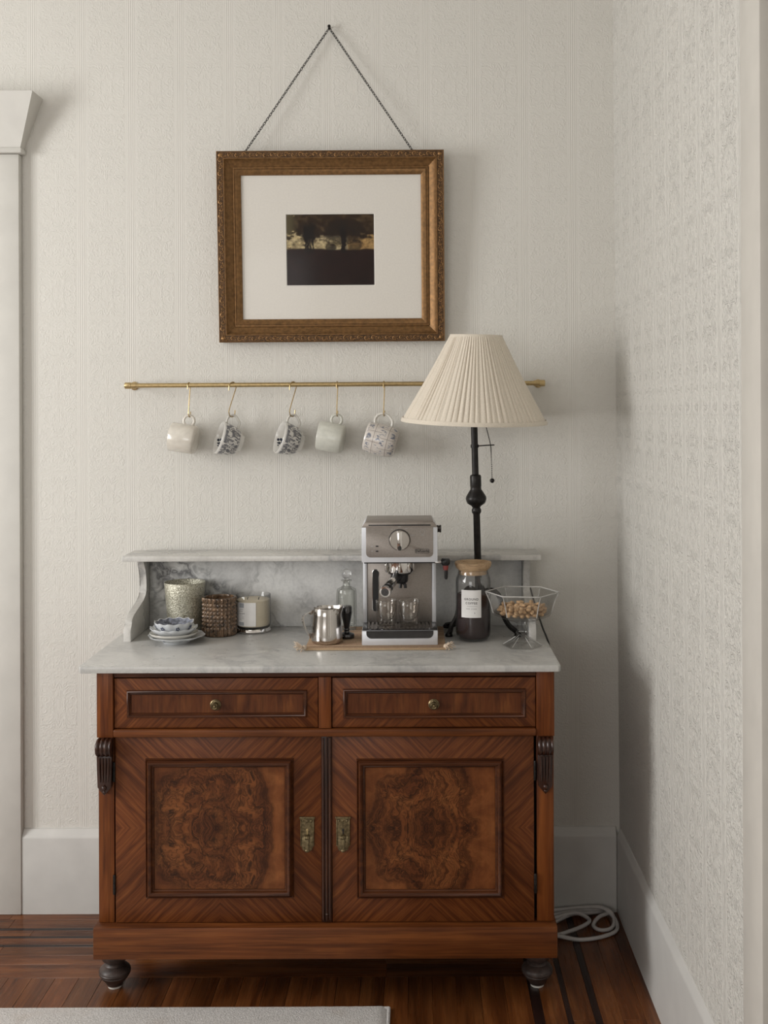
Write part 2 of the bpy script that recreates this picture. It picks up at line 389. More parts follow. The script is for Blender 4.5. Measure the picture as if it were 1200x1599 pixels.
def woven():
    m, nt, b, _ = new_mat('woven_brown_stripes'); g = NB(nt)
    x, y, z = g.sep(g.obj())
    st = g.noise(g.comb(0.0, g.m('MULTIPLY', y, 60.0), 0.0), 1.0, 2)
    th = g.m('ABSOLUTE', g.m('SINE', g.m('MULTIPLY', x, 900.0))); th2 = g.m('ABSOLUTE', g.m('SINE', g.m('MULTIPLY', y, 1100.0)))
    c = g.ramp(st, [(0.36, (0.22, 0.13, 0.08)), (0.47, (0.50, 0.36, 0.22)), (0.55, (0.30, 0.16, 0.11)), (0.64, (0.60, 0.46, 0.31))])
    c = g.mix(0.5, c, g.ramp(g.noise(g.obj(), 500, 3), [(0.3, 0.55), (0.7, 1.2)]), 'MULTIPLY')
    g.l(c, b.inputs['Base Color']); b.inputs['Roughness'].default_value = 0.95
    g.l(g.bump(g.m('MULTIPLY', th, th2), 0.6, 0.001), b.inputs['Normal'])
    return m
M['woven'] = woven()
def pale_rug():
    m, nt, b, _ = new_mat('pale_rug_pile'); g = NB(nt)
    n = g.noise(g.obj(), 260, 4, 0.7); n2 = g.noise(g.obj(), 9, 3)
    c = g.ramp(n, [(0.3, (0.46, 0.44, 0.425)), (0.7, (0.80, 0.77, 0.75))])
    c = g.mix(g.ramp(n2, [(0.58, 0.0), (0.72, 0.35)]), c, (0.50, 0.42, 0.36))
    g.l(c, b.inputs['Base Color']); b.inputs['Roughness'].default_value = 1.0
    g.l(g.bump(n, 0.9, 0.004), b.inputs['Normal'])
    return m
M['rug'] = pale_rug()

# ------------------------------------------------------------------ mesh helpers
def merge(bm, tmp, mat=None):
    if mat is not None: tmp.transform(mat)
    me = bpy.data.meshes.new('tmp'); tmp.to_mesh(me); tmp.free(); bm.from_mesh(me); bpy.data.meshes.remove(me)

def box(bm, x0, x1, y0, y1, z0, z1, bev=0.0, seg=2, mat=None):
    t = bmesh.new()
    v = [t.verts.new((x, y, z)) for x in (x0, x1) for y in (y0, y1) for z in (z0, z1)]
    for f in ((0, 1, 3, 2), (4, 6, 7, 5), (0, 4, 5, 1), (2, 3, 7, 6), (0, 2, 6, 4), (1, 5, 7, 3)): t.faces.new([v[i] for i in f])
    if bev: bmesh.ops.bevel(t, geom=t.edges[:], offset=bev, segments=seg, affect='EDGES', profile=0.5)
    bmesh.ops.recalc_face_normals(t, faces=t.faces[:])
    merge(bm, t, mat)
    return bm

def lathe(bm, prof, seg=48, mat=None, rad=None, close=False, a0=0.0, a1=2 * PI):
    """revolve (r, z) points about Z; rad(theta, r, z, i) may shape the radius and z"""
    t = bmesh.new(); uvl = t.loops.layers.uv.new('UVMap')
    full = abs(a1 - a0 - 2 * PI) < 1e-6
    n = seg if full else seg + 1
    L = [0.0]
    for (r0, z0), (r1, z1) in zip(prof, prof[1:]): L.append(L[-1] + math.hypot(r1 - r0, z1 - z0))
    rings = []
    for i, (r, z) in enumerate(prof):
        if r < 1e-7 and full: rings.append([t.verts.new((0, 0, z))]); continue
        ring = []
        for k in range(n):
            a = a0 + (a1 - a0) * k / seg
            rr, zz = (r, z) if rad is None else rad(a, r, z, i)
            ring.append(t.verts.new((rr * math.cos(a), rr * math.sin(a), zz)))
        rings.append(ring)
    tot = L[-1] or 1
    pairs = list(zip(range(len(prof) - 1), range(1, len(prof))))
    if close: pairs.append((len(prof) - 1, 0))
    for i, j in pairs:
        A, B = rings[i], rings[j]
        for k in range(seg):
            k2 = (k + 1) % n
            if len(A) == 1 and len(B) == 1: continue
            if len(A) == 1: vs = [A[0], B[k2], B[k]]; us = [(k + .5, i), (k + 1, j), (k, j)]
            elif len(B) == 1: vs = [A[k], A[k2], B[0]]; us = [(k, i), (k + 1, i), (k + .5, j)]
            else: vs = [A[k], A[k2], B[k2], B[k]]; us = [(k, i), (k + 1, i), (k + 1, j), (k, j)]
            try: f = t.faces.new(vs)
            except ValueError: continue
            for lp, (uu, ii) in zip(f.loops, us): lp[uvl].uv = (uu / seg, L[ii] / tot)
    merge(bm, t, mat)
    return bm

def sweep(bm, pts, sec, closed=False, up=None, scale=None, mat=None, caps=True):
    """sweep a 2-D section along points; up fixes the section's second axis, else parallel transport"""
    P = [Vector(p) for p in pts]; n = len(P); t = bmesh.new(); rings = []
    nrm = None
    for i in range(n):
        a = P[(i - 1) % n] if (closed or i > 0) else P[i]
        b = P[(i + 1) % n] if (closed or i < n - 1) else P[i]
        T = (b - a).normalized()
        if up is not None: N = Vector(up) - T * T.dot(Vector(up))
        elif nrm is None: N = T.orthogonal()
        else: N = nrm - T * T.dot(nrm)
        if N.length < 1e-6: N = T.orthogonal()
        N.normalize(); nrm = N; B = T.cross(N)
        s = 1.0 if scale is None else scale[i]
        rings.append([t.verts.new(P[i] + (B * u + N * v) * s) for u, v in sec])
    m = len(sec)
    for i in range(n if closed else n - 1):
        A, Bq = rings[i], rings[(i + 1) % n]
        for k in range(m): t.faces.new([A[k], A[(k + 1) % m], Bq[(k + 1) % m], Bq[k]])
    if caps and not closed:
        t.faces.new(rings[0][::-1]); t.faces.new(rings[-1])
    bmesh.ops.recalc_face_normals(t, faces=t.faces[:])
    merge(bm, t, mat)
    return bm

def circ(r, n=8, sx=1.0): return [(r * sx * math.cos(2 * PI * k / n), r * math.sin(2 * PI * k / n)) for k in range(n)]
def tube(bm, pts, r, n=8, **k): return sweep(bm, pts, circ(r, n), **k)
def rectsec(a, b): return [(-a, -b), (a, -b), (a, b), (-a, b)]

def spline(pts, k=8, closed=False):
    P = [Vector(p) for p in pts]; n = len(P); out = []
    for i in range(n if closed else n - 1):
        if closed: a, b, c, d = (P[(i + j) % n] for j in (-1, 0, 1, 2))
        else: a, b, c, d = P[max(i - 1, 0)], P[i], P[i + 1], P[min(i + 2, n - 1)]
        for s in range(k):
            t = s / k
            out.append(0.5 * ((2 * b) + (c - a) * t + (2 * a - 5 * b + 4 * c - d) * t * t + (3 * b - a - 3 * c + d) * t ** 3))
    if not closed: out.append(P[-1])
    return out

def prism(bm, poly, y0, y1, bev=0.0, axis='Y', mat=None):
    """extrude a polygon; axis Y: poly in (x,z), axis X: poly in (y,z), axis Z: poly in (x,y)"""
    t = bmesh.new()
    def pt(p, d): return {'Y': (p[0], d, p[1]), 'X': (d, p[0], p[1]), 'Z': (p[0], p[1], d)}[axis]
    A = [t.verts.new(pt(p, y0)) for p in poly]; B = [t.verts.new(pt(p, y1)) for p in poly]
    n = len(poly)
    fa = t.faces.new(A); fb = t.faces.new(B)
    for k in range(n): t.faces.new([A[k], A[(k + 1) % n], B[(k + 1) % n], B[k]])
    if bev: bmesh.ops.bevel(t, geom=list(fa.edges) + list(fb.edges), offset=bev, segments=2, affect='EDGES', profile=0.5)
    bmesh.ops.recalc_face_normals(t, faces=t.faces[:])
    merge(bm, t, mat)
    return bm

def rect_frame(bm, x0, x1, z0, z1, prof, mat=None):
    """mitred rectangular frame in the XZ plane; prof = (inset, y) from the outer back to the inner back"""
    t = bmesh.new(); rings = []
    for ins, y in prof:
        rings.append([t.verts.new(p) for p in ((x0 + ins, y, z0 + ins), (x1 - ins, y, z0 + ins), (x1 - ins, y, z1 - ins), (x0 + ins, y, z1 - ins))])
    for A, B in zip(rings, rings[1:] + rings[:1]):
        for k in range(4): t.faces.new([A[k], A[(k + 1) % 4], B[(k + 1) % 4], B[k]])
    bmesh.ops.recalc_face_normals(t, faces=t.faces[:])
    merge(bm, t, mat)
    return bm

def sphere(bm, c, r, seg=16, rings=10, sc=(1, 1, 1), mat=None):
    t = bmesh.new()
    bmesh.ops.create_uvsphere(t, u_segments=seg, v_segments=rings, radius=r)
    t.transform(Matrix.Translation(c) @ Matrix.Diagonal((*sc, 1)))
    merge(bm, t, mat)
    return bm

def rrect(x0, x1, z0, z1, r, n=5, corners=(1, 1, 1, 1)):
    """rounded rectangle outline; corners = bl, br, tr, tl"""
    out = []
    for (cx, cz, a, on, px, pz) in ((x0 + r, z0 + r, PI, corners[0], x0, z0), (x1 - r, z0 + r, 1.5 * PI, corners[1], x1, z0),
                                    (x1 - r, z1 - r, 0, corners[2], x1, z1), (x0 + r, z1 - r, .5 * PI, corners[3], x0, z1)):
        if not on: out.append((px, pz)); continue
        for k in range(n + 1): out.append((cx + r * math.cos(a + .5 * PI * k / n), cz + r * math.sin(a + .5 * PI * k / n)))
    return out

def Y_axis(loc=(0, 0, 0)): return Matrix.Translation(loc) @ Matrix.Rotation(R(90), 4, 'X')     # local +Z points to -Y (viewer)
def X_axis(loc=(0, 0, 0)): return Matrix.Translation(loc) @ Matrix.Rotation(R(90), 4, 'Y')     # local +Z points to +X

WM_ = {}
def obj(name, bm, mat, parent=None, org=None, local=False, smooth=38):
    """one mesh object. Coordinates in bm are world ones (or the parent's own with local=True); org = the object's origin there"""
    if isinstance(mat, str): mat = M[mat]
    pm = WM_[parent.name] if parent is not None else Matrix.Identity(4)
    if not local and parent is not None: bm.transform(pm.inverted())
    o_ = Vector((0, 0, 0))
    if org is not None:
        o_ = Vector(org) if local or parent is None else pm.inverted() @ Vector(org)
        bm.transform(Matrix.Translation(-o_))
    me = bpy.data.meshes.new(name); bm.to_mesh(me); bm.free()
    me.materials.append(mat)
    me.polygons.foreach_set('use_smooth', [True] * len(me.polygons))
    me.set_sharp_from_angle(angle=R(smooth))
    o = bpy.data.objects.new(name, me); COL.objects.link(o)
    o.location = o_
    if parent is not None: o.parent = parent
    WM_[o.name] = pm @ Matrix.Translation(o_)
    return o

def tag(o, label=None, cat=None, group=None, kind=None):
    if label: o['label'] = label
    if cat: o['category'] = cat
    if group: o['group'] = group
    if kind: o['kind'] = kind
    return o

def thing(name, label, cat, loc=(0, 0, 0), rot=None, group=None):
    o = bpy.data.objects.new(name, None); COL.objects.link(o)
    o.empty_display_size = 0.05
    m = Matrix.Translation(loc) @ (rot if rot is not None else Matrix.Identity(4))
    o.location = loc
    if rot is not None: o.rotation_euler = rot.to_euler()
    WM_[o.name] = m
    return tag(o, label, cat, group)

def struct(name, bm, mat, parent=None, **k):
    o = obj(name, bm, mat, parent, **k)
    if parent is None: o['kind'] = 'structure'
    return o

def text_bm(s, size, mat4, bend=None, space=1.0, bold=0.02):
    """lettering as flat mesh; bend=(cylinder radius) wraps it round the Z axis facing -Y"""
    cu = bpy.data.curves.new('t', 'FONT'); cu.body = s; cu.size = size; cu.align_x = 'CENTER'; cu.align_y = 'CENTER'
    cu.space_character = space; cu.resolution_u = 2
    cu.offset = bold * size
    to = bpy.data.objects.new('t', cu); COL.objects.link(to)
    dg = bpy.context.evaluated_depsgraph_get()
    me = bpy.data.meshes.new_from_object(to.evaluated_get(dg))
    b = bmesh.new(); b.from_mesh(me)
    bpy.data.objects.remove(to); bpy.data.meshes.remove(me); bpy.data.curves.remove(cu)
    if bend:
        for v in b.verts:
            a = v.co.x / bend
            v.co = Vector((bend * math.sin(a), -bend * math.cos(a), v.co.y))
    else:
        for v in b.verts: v.co = Vector((v.co.x, 0, v.co.y))
    b.transform(mat4)
    return b

def patch(bm, rad, a0, a1, z0, z1, n=16, mat=None):
    """curved label patch on a cylinder; angles measured from -Y towards +X"""
    t = bmesh.new(); row = []
    for k in range(n + 1):
        a = a0 + (a1 - a0) * k / n
        p = (rad * math.sin(a), -rad * math.cos(a))
        row.append((t.verts.new((*p, z0)), t.verts.new((*p, z1))))
    for A, B in zip(row, row[1:]): t.faces.new([A[0], B[0], B[1], A[1]])
    merge(bm, t, mat)
    return bm

# ================================================================== the room
XL, YF, ZC = -3.2, -4.7, 2.85
def xr(z): return 0.5625 - 0.005 * z                       # the right wall leans a little
struct('floor', box(bmesh.new(), XL, 0.75, YF, 0.0, -0.06, -0.018), 'floor_under')
FLOOR = bpy.data.objects['floor']
# wall_back
struct('wall_back', box(bmesh.new(), XL, 0.70, 0.0, 0.12, -0.06, ZC), 'wall_back')
# wall_right with a doorway nearer the camera
def slab_right(bm, y0, y1, z0, z1):
    t = bmesh.new(); v = []
    for y in (y0, y1):
        for z in (z0, z1):
            v += [t.verts.new((xr(z), y, z)), t.verts.new((0.70, y, z))]
    for f in ((0, 1, 3, 2), (4, 6, 7, 5), (0, 4, 5, 1), (2, 3, 7, 6), (0, 2, 6, 4), (1, 5, 7, 3)): t.faces.new([v[i] for i in f])
    bmesh.ops.recalc_face_normals(t, faces=t.faces[:]); merge(bm, t); return bm
b = bmesh.new()
DY0, DY1, DZ = -1.362, -2.20, 2.12
slab_right(b, DY0, 0.0, -0.06, ZC); slab_right(b, DY1, DY0, DZ, ZC); slab_right(b, YF, DY1, -0.06, ZC)
struct('wall_right', b, 'wall_right', smooth=20)
# wall_left with a tall window, wall_front (behind the camera) with another
WY0, WY1, WZ0, WZ1 = -2.5, -0.9, 0.85, 2.55
b = bmesh.new()
box(b, XL - .1, XL, YF, WY0, -0.06, ZC); box(b, XL - .1, XL, WY1, 0, -0.06, ZC)
box(b, XL - .1, XL, WY0, WY1, -0.06, WZ0); box(b, XL - .1, XL, WY0, WY1, WZ1, ZC)
struct('wall_left', b, 'wall_plain')
FX0, FX1, FZ0, FZ1 = -2.50, -0.75, 0.75, 2.0
b = bmesh.new()
box(b, XL, FX0, YF - .1, YF, -0.06, ZC); box(b, FX1, 0.70, YF - .1, YF, -0.06, ZC)
box(b, FX0, FX1, YF - .1, YF, -0.06, FZ0); box(b, FX0, FX1, YF - .1, YF, FZ1, ZC)
struct('wall_front', b, 'wall_plain')
struct('ceiling', box(bmesh.new(), XL - .1, 0.70, YF - .1, 0.12, ZC, ZC + 0.1), 'ceiling')
# window sashes
b = bmesh.new()
for y0, y1 in ((WY0, WY0 + .06), (WY1 - .06, WY1)): box(b, XL - .09, XL - .03, y0, y1, WZ0, WZ1)
for z0, z1 in ((WZ0, WZ0 + .06), (1.68, 1.73), (WZ1 - .06, WZ1)): box(b, XL - .09, XL - .03, WY0 + .06, WY1 - .06, z0, z1)
struct('window_1', b, 'trim')
b = bmesh.new()
for x0, x1 in ((FX0, FX0 + .06), (FX1 - .06, FX1), (-1.66, -1.60)): box(b, x0, x1, YF - .09, YF - .03, FZ0, FZ1)
for z0, z1 in ((FZ0, FZ0 + .06), (FZ1 - .06, FZ1)):
    box(b, FX0 + .06, -1.66, YF - .09, YF - .03, z0, z1); box(b, -1.60, FX1 - .06, YF - .09, YF - .03, z0, z1)
struct('window_2', b, 'trim')

# trim_1: the door casing at the left of the back wall, with its beaded cap
b = bmesh.new(); box(b, -1.26, -1.118, -0.026, 0.0, 0.0, 2.128, 0.003)
box(b, -2.16, -2.02, -0.026, 0.0, 0.0, 2.128, 0.003)
t1 = struct('trim_1', b, 'trim')
obj('bead', box(bmesh.new(), -2.17, -1.106, -0.040, 0.0, 2.1285, 2.1435, 0.004), 'trim', t1)
b = bmesh.new(); t = bmesh.new()
lo = [(-2.165, 0), (-1.1115, 0), (-1.1115, -0.032), (-2.165, -0.032)]; hi = [(-2.22, 0), (-1.0585, 0), (-1.0585, -0.085), (-2.22, -0.085)]
A = [t.verts.new((*p, 2.144)) for p in lo]; Bq = [t.verts.new((*p, 2.288)) for p in hi]
t.faces.new(A); t.faces.new(Bq)
for k in range(4): t.faces.new([A[k], A[(k + 1) % 4], Bq[(k + 1) % 4], Bq[k]])
bmesh.ops.recalc_face_normals(t, faces=t.faces[:]); merge(b, t)
obj('cap', b, 'trim', t1, smooth=20)
# door_1 in that casing (left of the frame), door_2 in the right wall
d1 = struct('door_1', box(bmesh.new(), -2.02, -1.26, -0.012, 0.0, 0.012, 2.128, 0.002), 'trim')
# trim_2: casing and jamb of the doorway in the right wall
b = bmesh.new()
box(b, 0.5375, 0.575, DY0 - .004, DY0 + .100, 0.0, 2.13, 0.003); box(b, 0.5375, 0.575, DY1 - .096, DY1 + .004, 0.0, 2.13, 0.003)
box(b, 0.5375, 0.575, DY1 - .11, DY0 + .11, 2.131, 2.27, 0.004)
t2 = struct('trim_2', b, 'trim_shaded')
b = bmesh.new(); box(b, 0.556, 0.70, DY0 - .018, DY0 - .0045, 0.0, 2.118, 0.001); box(b, 0.556, 0.70, DY1 + .0045, DY1 + .018, 0.0, 2.118, 0.001)
obj('jamb', b, 'base_paint', t2)
obj('strike_plate', box(bmesh.new(), 0.5575, 0.585, DY0 - .0195, DY0 - .018, 1.092, 1.112), 'old_brass', t2)
struct('door_2', box(bmesh.new(), 0.645, 0.685, DY1 + .02, DY0 - .02, 0.012, 2.11, 0.002), 'trim')

# baseboards
def base_prof(dy): return [(0.0, 0.0), (-dy, 0.0), (-dy, 0.210), (-dy + 0.001, 0.2145), (-dy + 0.004, 0.2185), (-0.014, 0.2230), (-0.010, 0.2290), (-0.006, 0.2330), (0.0, 0.2340)]
struct('baseboard_back', prism(bmesh.new(), base_prof(0.022), -1.1175, 0.5485, axis='X'), 'base_paint', smooth=25)
b = bmesh.new(); prism(b, [(0.5635 + y * 0.62, z) for y, z in base_prof(0.022)], -1.260, -0.0225, axis='Y')
struct('baseboard_right', b, 'base_paint', smooth=25)
struct('baseboard_left', box(bmesh.new(), XL, XL + .02, YF, 0, 0, 0.22, 0.004), 'base_paint')
struct('baseboard_front', box(bmesh.new(), XL + .02, 0.555, YF, YF + .02, 0, 0.22, 0.004), 'base_paint')

# floor planks: border strips along the back and right walls, field boards running away from the viewer
def plank(x0, x1, y0, y1, dark=False, lift=0.0):
    g_ = 0.0002
    lx, ly = x1 - x0, y1 - y0
    turn = ly > lx
    L_, W_ = (ly, lx) if turn else (lx, ly)
    bm = box(bmesh.new(), -L_ / 2 + g_, L_ / 2 - g_, -W_ / 2 + g_, W_ / 2 - g_, -0.018, 0.0 + lift, 0.0005, 1)
    o = obj('plank', bm, 'oak_dark' if dark else 'oak', FLOOR)
    o.location = ((x0 + x1) / 2, (y0 + y1) / 2, 0)
    if turn: o.rotation_euler = (0, 0, R(90))
    return o
rs = random.Random(3)
RB = 0.2610                                             # inner edge of the right-hand border
ycuts = [0.0, -0.052, -0.104, -0.117, -0.150, -0.162, -0.197, -0.209, -0.254, -0.300, -0.367]
for k, (a, c) in enumerate(zip(ycuts, ycuts[1:])):
    dark = k in (2, 4, 6)
    xs = [XL + 0.001, -2.1 + 0.3 * rs.random(), -1.25 + 0.2 * rs.random(), -0.35 + 0.3 * rs.random(), RB + ycuts[k] * 0.0]
    for p, q in zip(xs, xs[1:]): plank(p, q, c, a, dark)
xcuts = [RB, 0.286, 0.338, 0.351, 0.401, 0.4186, 0.466, 0.518, 0.5615]
for k, (a, c) in enumerate(zip(xcuts, xcuts[1:])):
    dark = k in (0, 2, 4)
    ys = [YF + 0.001, -3.2, -1.75 + 0.5 * rs.random(), -0.66 + 0.1 * rs.random() if not dark else -0.9, 0.0]
    for p, q in zip(ys, ys[1:]): plank(a, c, p, q, dark)
x = RB; k = 0
while x > XL + 0.03:
    wdt = 0.0585
    x0 = max(x - wdt, XL + 0.001)
    ys = [YF + 0.001, -3.4 + 0.4 * rs.random(), -2.2 + 0.5 * rs.random(), -0.95 + 0.32 * rs.random(), -0.367]
    for p, q in zip(ys, ys[1:]): plank(x0, x, p, q)
    x = x0; k += 1

# ================================================================== washstand
W = thing('washstand', 'antique walnut washstand cabinet with grey marble top, splashback shelf, two drawers and two doors', 'cabinet', (-0.222, -0.28, 0.0))
YB = -0.058
BX0, BX1 = -0.759, 0.3145
for x0, x1 in ((BX0 + .001, BX0 + .022), (BX1 - .022, BX1 - .001)):
    obj('side_panel', box(bmesh.new(), x0, x1, -0.495, YB, 0.2045, 0.7955), 'walnut_v', W)
obj('back_panel', box(bmesh.new(), BX0 + .0225, BX1 - .0225, YB - .012, YB, 0.2045, 0.7955), 'walnut_h', W)
obj('inner_case', box(bmesh.new(), BX0 + .0225, BX1 - .0225, -0.490, YB - .0125, 0.2045, 0.7950), 'void', W)
for x0, x1 in ((BX0, -0.7205), (0.2725, BX1)):
    obj('corner_post', box(bmesh.new(), x0, x1, -0.5225, -0.4955, 0.6425, 0.7955, 0.0012), 'walnut_v', W)
    obj('door_post', box(bmesh.new(), x0 + .0008, x1 - .0008, -0.512, -0.4955, 0.2045, 0.6415, 0.0012), 'walnut_v', W)
obj('centre_post', box(bmesh.new(), -0.2385, -0.2085, -0.5215, -0.4905, 0.6625, 0.7825, 0.0012), 'walnut_v', W)
obj('top_rail', box(bmesh.new(), -0.7203, 0.2723, -0.5190, -0.4905, 0.7830, 0.7955, 0.0012), 'moulding', W)
b = bmesh.new(); box(b, -0.7203, 0.2723, -0.5260, -0.4905, 0.6430, 0.6615, 0.004, 3)
obj('drawer_rail', b, 'walnut_h', W)

def drawer(x0, x1, z0, z1, mo, kx, kz):
    c = ((x0 + x1) / 2, -0.5, (z0 + z1) / 2)
    d = obj('drawer', box(bmesh.new(), x0 + .0015, x1 - .0015, -0.5170, -0.4910, z0 + .0015, z1 - .003, 0.0012), 'veneer', W, org=c)
    ox0, ox1, oz0, oz1 = mo
    b = rect_frame(bmesh.new(), ox0, ox1, oz0, oz1, [(0, -.5165), (0, -.5205), (.0012, -.5235), (.0035, -.5250), (.0058, -.5235), (.0064, -.5205), (.0082, -.5215), (.0100, -.5195), (.0105, -.5165)])
    obj('moulding', b, 'moulding', d, smooth=50)
    obj('field', box(bmesh.new(), ox0 + .0108, ox1 - .0108, -0.5185, -0.5172, oz0 + .0108, oz1 - .0108), 'veneer_panel', d, org=((ox0 + ox1) / 2, -.52, (oz0 + oz1) / 2))
    b = lathe(bmesh.new(), [(0, 0), (.0125, 0), (.0128, .0025), (.0108, .0040), (.0098, .0028), (.0075, .0035), (.0058, .0095), (.0072, .0135), (.0080, .0165), (.0062, .0190), (.0040, .0180), (.0030, .0200), (0, .0208)], 28, Y_axis((kx, -0.5186, kz)))
    obj('knob', b, 'old_brass', d)
    return d
drawer(-0.7203, -0.2387, 0.6618, 0.7828, (-0.6890, -0.2655, 0.6885, 0.7525), -0.4805, 0.7180)
drawer(-0.2083, 0.2723, 0.6618, 0.7828, (-0.1811, 0.2482, 0.6855, 0.7540), 0.0320, 0.7175)

def door(x0, x1, z0, z1, mo, bmat, hx, hinge_x, key):
    c = ((mo[0] + mo[1]) / 2, -0.5, (mo[2] + mo[3]) / 2)
    d = obj('door', box(bmesh.new(), x0, x1, -0.5150, -0.4910, z0, z1, 0.0012), 'veneer', W, org=c)
    ox0, ox1, oz0, oz1 = mo
    b = rect_frame(bmesh.new(), ox0, ox1, oz0, oz1, [(0, -.5147), (0, -.5190), (.0015, -.5225), (.0035, -.5205), (.0045, -.5215), (.0060, -.5265), (.0090, -.5295), (.0125, -.5285), (.0150, -.5245), (.0160, -.5205), (.0175, -.5210), (.0195, -.5195), (.0205, -.5147)])
    obj('moulding', b, 'moulding', d, smooth=50)
    obj('burl_panel', box(bmesh.new(), ox0 + .0207, ox1 - .0207, -0.5175, -0.5152, oz0 + .0207, oz1 - .0207), bmat, d, org=((ox0 + ox1) / 2, -.52, (oz0 + oz1) / 2))
    # lock plate with keyhole and drop pull
    zt, zb = 0.4525, 0.3720
    b = bmesh.new()
    prism(b, rrect(hx - .0165, hx + .0165, zb + .012, zt, .0015, 2), -0.5178, -0.5152, 0.0008)
    prism(b, rrect(hx - .0185, hx + .0185, zt - .003, zt + .001, .001, 2), -0.5190, -0.5152, 0.0006)
    prism(b, rrect(hx - .0130, hx + .0130, zb, zb + .036, .0110, 6, (1, 1, 0, 0)), -0.5184, -0.5152, 0.0008)
    for s in (-1, 1): box(b, hx + s * .0145 - .0012, hx + s * .0145 + .0012, -0.5192, -0.5178, zb + .016, zt - .006, .0005, 1)
    for s in (-1, 0, 1): sphere(b, (hx + s * .0095, -0.5180, zt - .0085), .0026, 8, 6)
    obj('lock_plate', b, 'old_brass', d)
    b = bmesh.new()
    sphere(b, (hx, -0.5178, zt - .0300), .0030, 10, 8, (1, .25, 1)); box(b, hx - .0016, hx + .0016, -0.5184, -0.5178, zt - .0400, zt - .0300)
    obj('keyhole', b, 'brass' if key else 'void', d)
    b = bmesh.new()
    lathe(b, [(0, -.006), (.0045, -.005), (.0055, 0), (.0045, .005), (0, .006)], 14, X_axis((hx, -.5210, zb + .034)))
    sweep(b, spline([(hx, -.5215, zb + .033), (hx, -.5235, zb + .024), (hx, -.5250, zb + .012), (hx, -.5245, zb + .004)], 4), [(-.0036, -.0012), (.0036, -.0012), (.0036, .0012), (-.0036, .0012)], up=(0, 1, 0))
    sphere(b, (hx, -.5245, zb + .0045), .0052, 12, 8, (1, .6, .8))
    obj('drop_pull', b, 'old_brass', d)
    for hz in (0.295, 0.560):
        b = lathe(bmesh.new(), [(0, -.024), (.0028, -.023), (.0036, -.020), (.0036, -.0005), (.0031, 0), (.0036, .0005), (.0036, .020), (.0028, .023), (0, .024)], 12, Matrix.Translation((hinge_x, -0.5155, hz)))
        obj('hinge', b, 'dark_metal', d)
    return d
dl = door(-0.7178, -0.2330, 0.2055, 0.6415, (-0.6460, -0.2985, 0.2645, 0.5915), 'burl_a', -0.2664, -0.7205, True)
dr = door(-0.2080, 0.2668, 0.2055, 0.6415, (-0.1500, 0.1956, 0.2625, 0.5895), 'burl_b', -0.1822, 0.2695, False)
b = bmesh.new(); box(b, -0.2328, -0.2084, -0.5170, -0.4910, 0.2055, 0.6415, 0.001)
for xx in (-0.2285, -0.2206, -0.2127): sweep(b, [(xx, -.5170, 0.212), (xx, -.5170, 0.640)], circ(.0034, 8))
sphere(b, (-0.2206, -.519, .2250), .004, 10, 8)
obj('astragal', b, 'carved', dl)

def corbel(cx):
    b = bmesh.new()
    prof = [(0, -.0185), (.0150, -.0180)]
    for k in range(33):
        s = k / 32
        prof.append((.0185 + .0032 * abs(math.sin(s * PI * 3.5 + .3)), -.0175 + .035 * s))
    prof += [(.0150, .0180), (0, .0185)]
    lathe(b, prof, 24, X_axis((cx, -.5240, .6205)))
    ol = [(cx - .0180, .601), (cx + .0180, .601), (cx + .0165, .560), (cx + .0160, .528), (cx + .0095, .520), (cx, .5085), (cx - .0095, .520), (cx - .0160, .528), (cx - .0165, .560)]
    prism(b, ol, -.5290, -.5122, 0.0015)
    for s in (-1.5, -.5, .5, 1.5): sweep(b, spline([(cx + s * .0073, -.5290, .597), (cx + s * .0070, -.5305, .575), (cx + s * .0060, -.5295, .540)], 4), circ(.0030, 8), scale=[1] * 6 + [.8, .6, .3])
    sphere(b, (cx, -.5300, .5270), .0062, 12, 8); sphere(b, (cx, -.5292, .5165), .0035, 10, 6, (1, .6, 1))
    obj('corbel', b, 'carved', W)
corbel(-0.7400); corbel(0.2925)
b = box(bmesh.new(), -0.7645, 0.3185, -0.5400, -0.055, 0.1300, 0.2040, 0.003)
obj('plinth', b, 'walnut_h', W)
fp = [(0, .1298), (.034, .1298), (.034, .0780), (.0300, .0690), (.0225, .0650), (.0205, .0610), (.0235, .0585), (.0250, .0560), (.0235, .0545), (.0300, .0515), (.0355, .0470), (.0380, .0425), (.0383, .0405), (.0368, .0392), (.0380, .0375), (.0376, .0345), (.0355, .0325), (.0345, .0318), (.0350, .0300), (.0310, .0235), (.0245, .0165), (.0205, .0110), (.0190, .0065), (0, .0065)]
for fx, fy in ((-0.7500, -0.408), (0.2840, -0.408), (-0.7500, -0.115), (0.2840, -0.115)):
    f = obj('bun_foot', lathe(bmesh.new(), fp, 36, Matrix.Translation((fx, fy, 0))), 'foot', W)
    obj('glide', lathe(bmesh.new(), [(0, .0063), (.0175, .0063), (.0165, .0005), (0, .0005)], 24, Matrix.Translation((fx, fy, 0))), 'porcelain_cream', f)

